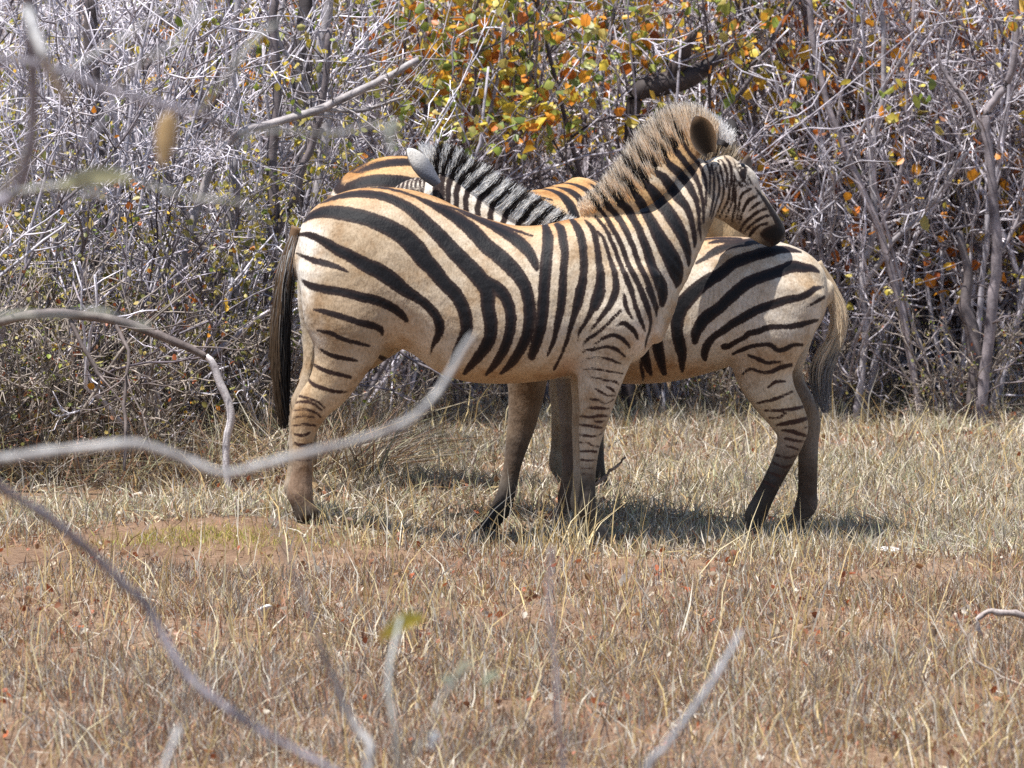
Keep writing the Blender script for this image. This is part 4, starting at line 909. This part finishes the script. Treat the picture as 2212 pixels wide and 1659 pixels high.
def field(n, y0, y1, margin, seed, cl_f, cl_k):
    """points over the seen ground, clumped"""
    r = np.random.default_rng(seed); out = []
    got = 0
    while got < n:
        y = r.uniform(y0, y1, n); hw = (28 + y) * 2 / 28 + margin; x = r.uniform(-1, 1, n) * hw
        k = r.random(n) < (hw / hw.max()) * np.clip(vnoise(x, y, seed, cl_f) * .6 + vnoise(x, y, seed + 1, cl_f * 3.1) * .6 - cl_k, 0.04, 1)
        out.append(np.stack([x, y], -1)[k]); got += k.sum()
    return np.vstack(out)[:n]
def palette(XY, seed, wts):
    r = np.random.default_rng(seed); n = len(XY); f = vnoise(XY[:, 0], XY[:, 1], seed + 7, .9)[:, None]
    A, B = np.array(wts[0], float), np.array(wts[1], float); w = A[None] * f + B[None] * (1 - f); cw = np.cumsum(w, 1); cw /= cw[:, -1:]
    return PAL[(r.random(n)[:, None] > cw).sum(1).clip(0, len(PAL) - 1)] * r.uniform(.72, 1.2, (n, 1))
def bare_soil(XY):      # trampled track from the left edge past the hind feet
    x, y = XY[:, 0], XY[:, 1]; w = .20 + .36 * np.clip((-.6 - x) / .6, 0, 1); yc = -.22 - .5 * np.clip((-.4 - x) / .8, 0, 1)
    return np.exp(-((y - yc) / w) ** 4) * np.clip((-.35 - x) / .6, .16, 1) * np.clip(.35 + 1.1 * vnoise(x, y, 5, 2.2), 0, 1)
rg = np.random.default_rng(77)
# foreground sward
XY = field(200000, -8.2, .35, 1.0, 31, 1.9, .46); XY = XY[rg.random(len(XY)) > bare_soil(XY) * .9]; n = len(XY)
big = vnoise(XY[:, 0], XY[:, 1], 90, 1.1)
g1 = link('dry_grass', blades('dry_grass', XY, (.03 + .085 * rg.random(n) ** 1.8) * (.5 + 1.0 * big) * np.interp(XY[:, 1], [-1.6, -.7, .3], [1, .75, .85]), rg.uniform(.05, 1.0, n), rg.uniform(.0014, .0030, n),
     palette(XY, 41, ([3, 2.4, 3, 4, 5, .4, 3, 1.2, 3], [1, 1.6, 4, 6, 6, .2, 1.5, 1.1, 6])), rg.uniform(0, 1.3, n), 51, rg.random(n) < .34), GRASS)
tag(g1, 'short brown and straw coloured dry grass in front of the zebras', 'grass', kind='stuff')
# pale grass behind the legs
XY = field(210000, -.1, 8.2, 1.4, 32, 1.3, .34); XY = np.vstack([XY, np.column_stack([rg.uniform(-.95, 2.2, 24000), np.where(rg.random(24000) < .85, rg.uniform(.0, 1.6, 24000), rg.uniform(-.5, 0, 24000))])]); XY = XY[(rg.random(len(XY)) > bare_soil(XY) * .8) & ~((XY[:, 0] < -.78 + .12 * np.sin(XY[:, 1] * 9)) & (XY[:, 1] > .7) & (rg.random(len(XY)) < .8))]; n = len(XY); big = vnoise(XY[:, 0], XY[:, 1], 91, .8)
g2 = link('pale_grass', blades('pale_grass', XY, (.04 + .11 * rg.random(n) ** 1.5) * (.6 + .8 * big) * np.interp(XY[:, 1], [0, 1.2, 2], [.85, .9, 1]), rg.uniform(.1, 1.1, n), rg.uniform(.0018, .0036, n),
     palette(XY, 42, ([2, 5, 5, 1, .6, 6, 1, 4, 1.6], [2, 4, 5, 2, 2.2, 3, 1.4, 3, 2.4])), rg.uniform(.1, 1.5, n), 52, rg.random(n) < .28), GRASS)
tag(g2, 'pale grey green dry grass behind the legs of the zebras', 'grass', kind='stuff')
# grass under the shrubs
XY = field(70000, 7.5, 34, 2.5, 33, .8, .25); n = len(XY)
g3 = link('undergrowth_grass', blades('undergrowth_grass', XY, .10 + .28 * rg.random(n), rg.uniform(.1, 1.0, n), rg.uniform(.003, .006, n),
     palette(XY, 43, ([2, 4, 5, 2, 1.5, 2, 1, 3, 3], [2, 3, 4, 3, 3, 1, 1, 2, 3])), rg.uniform(.1, 1.3, n), 53, rg.random(n) < .3), GRASS)
tag(g3, 'thin grey dry grass under the thicket', 'grass', kind='stuff')
# taller straw stalks
XY = np.vstack([field(1500, -7.6, .2, .8, 34, 1.2, .45), field(1300, .2, 7.5, 1.2, 35, 1.0, .4)] + [np.column_stack([rg.normal(px_x(c, yy), sx, k), rg.normal(yy, .12, k)]) for c, yy, sx, k in ((1205, -.45, .07, 70), (1250, -.3, .05, 30), (760, -.5, .16, 60), (1620, -.35, .05, 25), (1760, -.2, .08, 30), (540, -.6, .1, 40), (250, -2.2, .2, 60), (960, -2.4, .25, 60))]); n = len(XY)
XY = XY[rg.random(n) > bare_soil(XY) * .7]; n = len(XY)
g4 = link('straw_stalks', blades('straw_stalks', XY, .12 + .24 * rg.random(n) ** 2, rg.uniform(.05, .8, n), rg.uniform(.0016, .0030, n),
     np.array([(.60, .45, .20), (.68, .57, .34), (.52, .37, .16), (.66, .60, .48)])[rg.integers(0, 4, n)] * rg.uniform(.8, 1.15, (n, 1)), rg.uniform(0, .9, n), 54), GRASS)
tag(g4, 'tall golden straw stalks scattered through the grass', 'grass', kind='stuff')
# fallen leaves and chips
XY = field(5500, -8, 8, 1.0, 36, 1.0, .35); n = len(XY)
pts = np.column_stack([XY, ground(XY[:, 0], XY[:, 1]) + rg.uniform(.0, .05, n)])
tag(link('leaf_litter', leaf_mesh('leaf_litter', pts, .028, RUST + [(.40, .26, .15), (.5, .4, .28), (.30, .20, .13), (.62, .55, .45), (.33, .17, .08), (.45, .24, .12), (.26, .15, .10)], rg, 0.0), LEAF), 'small rust and brown fallen leaves lying in the grass', 'leaves', kind='stuff')
# the mat of dead sedge at the foot of the left thicket
XY = np.column_stack([rg.uniform(-3.8, -.55, 26000), rg.uniform(1.3, 4.2, 26000)]); n = len(XY)
tag(link('dead_sedge', blades('dead_sedge', XY, .12 + .38 * rg.random(n) ** 1.5, rg.uniform(.2, 1.1, n), rg.uniform(.0015, .0032, n), palette(XY, 44, ([1, 2, 3, 4, 2, 3, 1, 1, 5], [1, 2, 2, 4, 3, 2, 2, 1, 5])) * .9, rg.uniform(.2, 1.5, n), 55, rg.random(n) < .2), GRASS), 'brown dead sedge matted at the foot of the left thicket', 'grass', kind='stuff')
# green moss-like flush on the bare track
XY = np.column_stack([rg.normal(-1.2, .25, 1500), rg.normal(-.45, .10, 1500)]); n = len(XY)
tag(link('green_shoots', blades('green_shoots', XY, .015 + .035 * rg.random(n), rg.uniform(.1, .9, n), rg.uniform(.001, .002, n), np.array([(.36, .36, .07), (.46, .40, .09), (.5, .36, .12)])[rg.integers(0, 3, n)], rg.uniform(0, 1, n), 56), GRASS), 'small flush of yellow green shoots on the bare soil', 'grass', kind='stuff')

# ------------------------------------------------------------------ stones, sticks
m = NT('pale_stone'); nz = m.noise(40, 5, .6); m.set(m.ramp(nz, [(.3, (.62, .60, .58)), (.7, (.86, .84, .82))]), .8, .3); m.bump(nz, .01, .6); STONE = m.m
def stone(px, py, w, h, label, seed):
    r = np.random.default_rng(seed); n1, n2 = 9, 14
    Yg = -28 + 28 * 2.6 / max(.2, 2.6 - at(px, py, 0).z); p = at(px, py, Yg); gz = float(ground(p.x, Yg))
    s = (Yg + 28) / 28 * PXM; V = []
    bx = r.normal(0, .16, (6, 3)); ph = r.uniform(0, 6, 6)
    for i in range(n1 + 1):
        for j in range(n2):
            th, fi = math.pi * i / n1, 6.2832 * j / n2; d = np.array([math.sin(th) * math.cos(fi), math.sin(th) * math.sin(fi), math.cos(th)])
            k = 1 + sum(.24 * math.sin(3 * (d @ b) / .16 + q) for b, q in zip(bx, ph)) * .5
            V.append((d[0] * k * w * s / 2, d[1] * k * w * s * .35, d[2] * k * h * s / 2))
    i = np.arange((n1 + 1) * n2).reshape(n1 + 1, n2); q = np.roll(i, -1, 1)
    o = link('stone', mesh_np('stone', V, np.stack([i[:-1], i[1:], q[1:], q[:-1]], -1).reshape(-1, 4)), STONE); o.location = (p.x, Yg, gz + h * s * .35 + .03)
    o.rotation_euler = (0, r.uniform(-.2, .3), r.uniform(0, 3)); tag(o, label, 'stone')
stone(575, 1340, 44, 15, 'small white stone in the grass by the foreground branch', 1)
stone(1918, 1180, 56, 8, 'long flat white stone in the grass beyond the hooves', 2)
stone(120, 1082, 60, 14, 'low pale stone on the bare soil at the thicket foot', 4)
def stick(name, label, pts, col, Yd=None):
    """a fallen stick: survey polyline with radius, resting on the ground at its first point"""
    x0, y0, _ = pts[0]; Yg = Yd if Yd is not None else -28 + 28 * 2.6 / max(.2, 2.6 - at(x0, y0, 0).z)
    A = np.array(pts, float); r = np.random.default_rng(int(A[0, 0])); tt = np.linspace(0, len(A) - 1, 3 * len(A))
    S = np.stack([np.interp(tt, np.arange(len(A)), A[:, i]) for i in range(3)], -1); S[:, :2] += r.normal(0, 1.3, (len(S), 2)); S[:, 2] *= r.uniform(.75, 1.2, len(S))
    P = np.array([(*at(x, y, Yg),) for x, y, w in S]); P[:, 1] += np.cumsum(r.normal(0, .008, len(P))); base = P[0].copy(); gz = float(ground(base[0], Yg))
    P[:, 2] += max(0, gz + .012 - P[:, 2].min()); base[2] = gz
    root = empty(name, tuple(base)); tb = Tubes(); tb.add(P - base, S[:, 2] * PXM * (Yg + 28) / 28, 8, col); link('wood', tb.build('wood'), BARK, root); tag(root, label, 'stick')
    return root
k = stick('broken_stick', 'broken grey stick with a pale split end sticking up from the grass', [(2128, 1412, 4), (2116, 1380, 4.5), (2110, 1352, 6), (2135, 1334, 7), (2165, 1335, 7), (2230, 1345, 7), (2330, 1362, 7)], (.42, .36, .33))
stick('thin_stick', 'thin brown stick slanting up behind the zebra forefoot', [(1280, 1052, 3.5), (1310, 1025, 3.2), (1335, 1005, 3), (1352, 988, 2.4)], (.26, .19, .15), .35)
stick('fallen_stick', 'pale thin stick lying on the bare soil', [(255, 1128, 4), (300, 1122, 4), (380, 1126, 3)], (.55, .48, .40))
stick('fallen_stick', 'long thin stick lying low in the grass at the lower right', [(2060, 1500, 2.6), (2090, 1560, 3), (2105, 1600, 3), (2170, 1640, 2.6), (2240, 1668, 2.4)], (.5, .42, .34))

# ------------------------------------------------------------------ shrubs close to the camera, out of focus
def near_shrub(name, label, Y, base_px, limbs, leaves):
    b = at(base_px, 1200, Y); gz = float(ground(b.x, Y)); base = np.array([b.x, Y, gz])
    root = empty(name, tuple(base)); tag(root, label, 'shrub'); r = np.random.default_rng(len(limbs))
    for nm, col, P in limbs:
        S = spline(np.array(P, float), 5); t = np.linspace(0, 1, len(S)); dph = r.uniform(-.35, .35)
        pts = np.array([(*at(x, y, Y + dph * math.sin(3.14 * u)),) for (x, y, w), u in zip(S, t)]) - base
        for v in (0, -1):
            pass
        tb = Tubes(); tb.add(pts, S[:, 2] * .84 * (1 + .10 * np.sin(t * len(S) * 1.7) + .08 * r.normal(0, 1, len(S))) * PXM * (Y + 28) / 28, 8, col); link(nm, tb.build(nm), BARK, root)
    for (x, y, L, wdt, ang, col) in leaves:
        p = np.array(at(x, y, Y)) - base; s = PXM * (Y + 28) / 28; n = 9
        a = np.array([math.cos(ang), .25, math.sin(ang)]); bb = np.array([-math.sin(ang) * .8, -.5, math.cos(ang) * .8]); V = []
        for i in range(n):
            u = i / (n - 1); w = wdt * s / 2 * math.sin(math.pi * min(1, max(0, u * .96 + .02))) ** .8
            for v in (-1, -.5, 0, .5, 1): V.append(p + a * (u - .5) * L * s + bb * v * w + np.array([0, -.006 * math.cos(v * 1.5), .012 * math.sin(u * 3.1)]))
        i = np.arange(n * 5).reshape(n, 5); Q = np.stack([i[:-1, :-1], i[:-1, 1:], i[1:, 1:], i[1:, :-1]], -1).reshape(-1, 4)
        link('leaf', mesh_np('leaf', np.array(V), Q, None, True, {'col': np.tile(np.array(col), (n * 5, 1))}), LEAF, root)
YF = -17.0; PALE, MID = (.36, .355, .35), (.20, .185, .21)
gb = -28 + 0
def gpx(Y): # survey y of the ground at depth Y
    return 829.5 + (0) 
def ground_py(px, Y):
    lo, hi = 0.0, 9000.0
    for _ in range(50):
        mid = (lo + hi) / 2
        if at(px, mid, Y).z > float(ground(at(px, mid, Y).x, Y)): lo = mid
        else: hi = mid
    return lo + 25
g0 = ground_py(-420, YF)
near_shrub('near_shrub', 'out of focus grey branches of a shrub close to the camera', YF, -420, [
    ('trunk', MID, [(-420, g0, 42), (-410, 2400, 38), (-380, 1700, 32), (-330, 1250, 28), (-280, 900, 24), (-200, 620, 20), (-60, 470, 18), (30, 420, 16), (62, 330, 15), (72, 200, 15), (64, 60, 15), (55, -120, 13)]),
    ('branch', PALE, [(58, 20, 13), (80, 80, 13), (108, 150, 12), (142, 215, 10)]),
    ('branch', MID, [(-330, 1250, 18), (-200, 1000, 16), (-90, 985, 14), (0, 1052, 13), (110, 1122, 12.5), (210, 1206, 12), (265, 1263, 12), (312, 1302, 12), (350, 1370, 11), (385, 1432, 11), (425, 1480, 11), (500, 1536, 10), (570, 1582, 10), (650, 1626, 9), (770, 1690, 8)]),
    ('branch', PALE, [(425, 1480, 8), (402, 1540, 7), (375, 1600, 7), (340, 1700, 6)]),
    ('branch', PALE, [(-330, 1180, 16), (-220, 1040, 14), (-90, 1000, 13), (0, 992, 13), (120, 975, 12.5), (220, 964, 12), (300, 960, 11), (380, 984, 10), (480, 1022, 10), (560, 1006, 10), (640, 985, 10), (760, 955, 9.5), (870, 916, 9), (930, 866, 8), (966, 815, 7), (1000, 752, 6), (1022, 722, 5)]),
    ('branch', MID, [(-260, 300, 12), (-120, 180, 11), (-20, 130, 10), (60, 135, 10), (140, 156, 10), (220, 190, 9), (300, 212, 9), (380, 236, 9), (432, 243, 9), (470, 266, 8), (508, 298, 7)]),
    ('twig', MID, [(250, 192, 6), (236, 240, 6), (191, 302, 6), (137, 330, 5), (90, 400, 4)]),
    ('twig', PALE, [(140, 156, 5), (240, 95, 5), (330, 40, 4), (400, -30, 4)]),
    ('twig', PALE, [(250, 192, 5), (300, 140, 5), (380, 90, 4), (440, 10, 4)]),
    ('twig', (.30, .30, .26), [(432, 243, 6), (480, 180, 5), (545, 90, 5), (600, 50, 4)]),
    ('twig', (.28, .28, .25), [(20, 420, 8), (90, 405, 7), (170, 395, 6), (260, 385, 5), (335, 405, 5), (410, 427, 5), (513, 437, 5), (560, 470, 4)]),
    ('twig', PALE, [(-90, 470, 9), (-30, 440, 8), (20, 390, 7), (50, 330, 5)]),
    ('twig', (.28, .29, .25), [(-120, 700, 7), (40, 680, 7), (120, 682, 7), (210, 672, 6), (290, 700, 5), (330, 705, 4)]),
    ('twig', (.29, .29, .27), [(508, 298, 6), (600, 283, 5), (720, 290, 5), (820, 270, 5), (850, 330, 4)])],
    [(205, 397, 165, 50, .12, (.42, .42, .26)), (360, 302, 120, 58, 1.45, (.48, .33, .16)), (200, 432, 70, 26, 0, (.62, .64, .62)), (850, 290, 60, 30, 1.2, (.40, .42, .34))])
g1_ = ground_py(1000, -16.2)
near_shrub('near_shrub', 'blurred thin grey stems rising in front of the grass close to the camera', -16.2, 1000, [
    ('stem', PALE, [(1000, g1_, 22), (900, 2600, 18), (830, 2000, 13), (796, 1680, 11), (800, 1612, 11), (775, 1580, 10.5), (745, 1530, 10), (715, 1452, 9), (690, 1392, 8), (668, 1330, 6), (630, 1230, 5), (592, 1120, 4)]),
    ('stem', (.33, .36, .35), [(960, 3000, 12), (900, 2200, 9), (862, 1690, 7), (850, 1560, 6.5), (838, 1475, 6), (850, 1400, 5.5), (866, 1330, 4)]),
    ('stem', MID, [(1050, 3000, 12), (1140, 2200, 8), (1212, 1700, 6), (1206, 1560, 5), (1200, 1440, 5), (1186, 1300, 4), (1192, 1180, 3)]),
    ('stem', (.34, .35, .37), [(1060, 3200, 16), (1220, 2200, 12), (1380, 1705, 10), (1440, 1612, 9), (1490, 1542, 8.5), (1540, 1470, 8), (1588, 1388, 6), (1602, 1358, 4)]),
    ('twig', (.29, .29, .27), [(862, 1690, 5), (910, 1600, 4), (960, 1500, 4), (1005, 1450, 3)])],
    [(872, 1358, 105, 46, .45, (.42, .36, .06)), (838, 1380, 46, 34, .3, (.40, .24, .07)), (1004, 1452, 52, 28, .6, (.52, .52, .38)), (968, 1482, 46, 24, -.7, (.40, .45, .34)), (1062, 1474, 46, 22, .4, (.40, .45, .32)), (940, 1604, 42, 26, 1.0, (.60, .64, .66))])
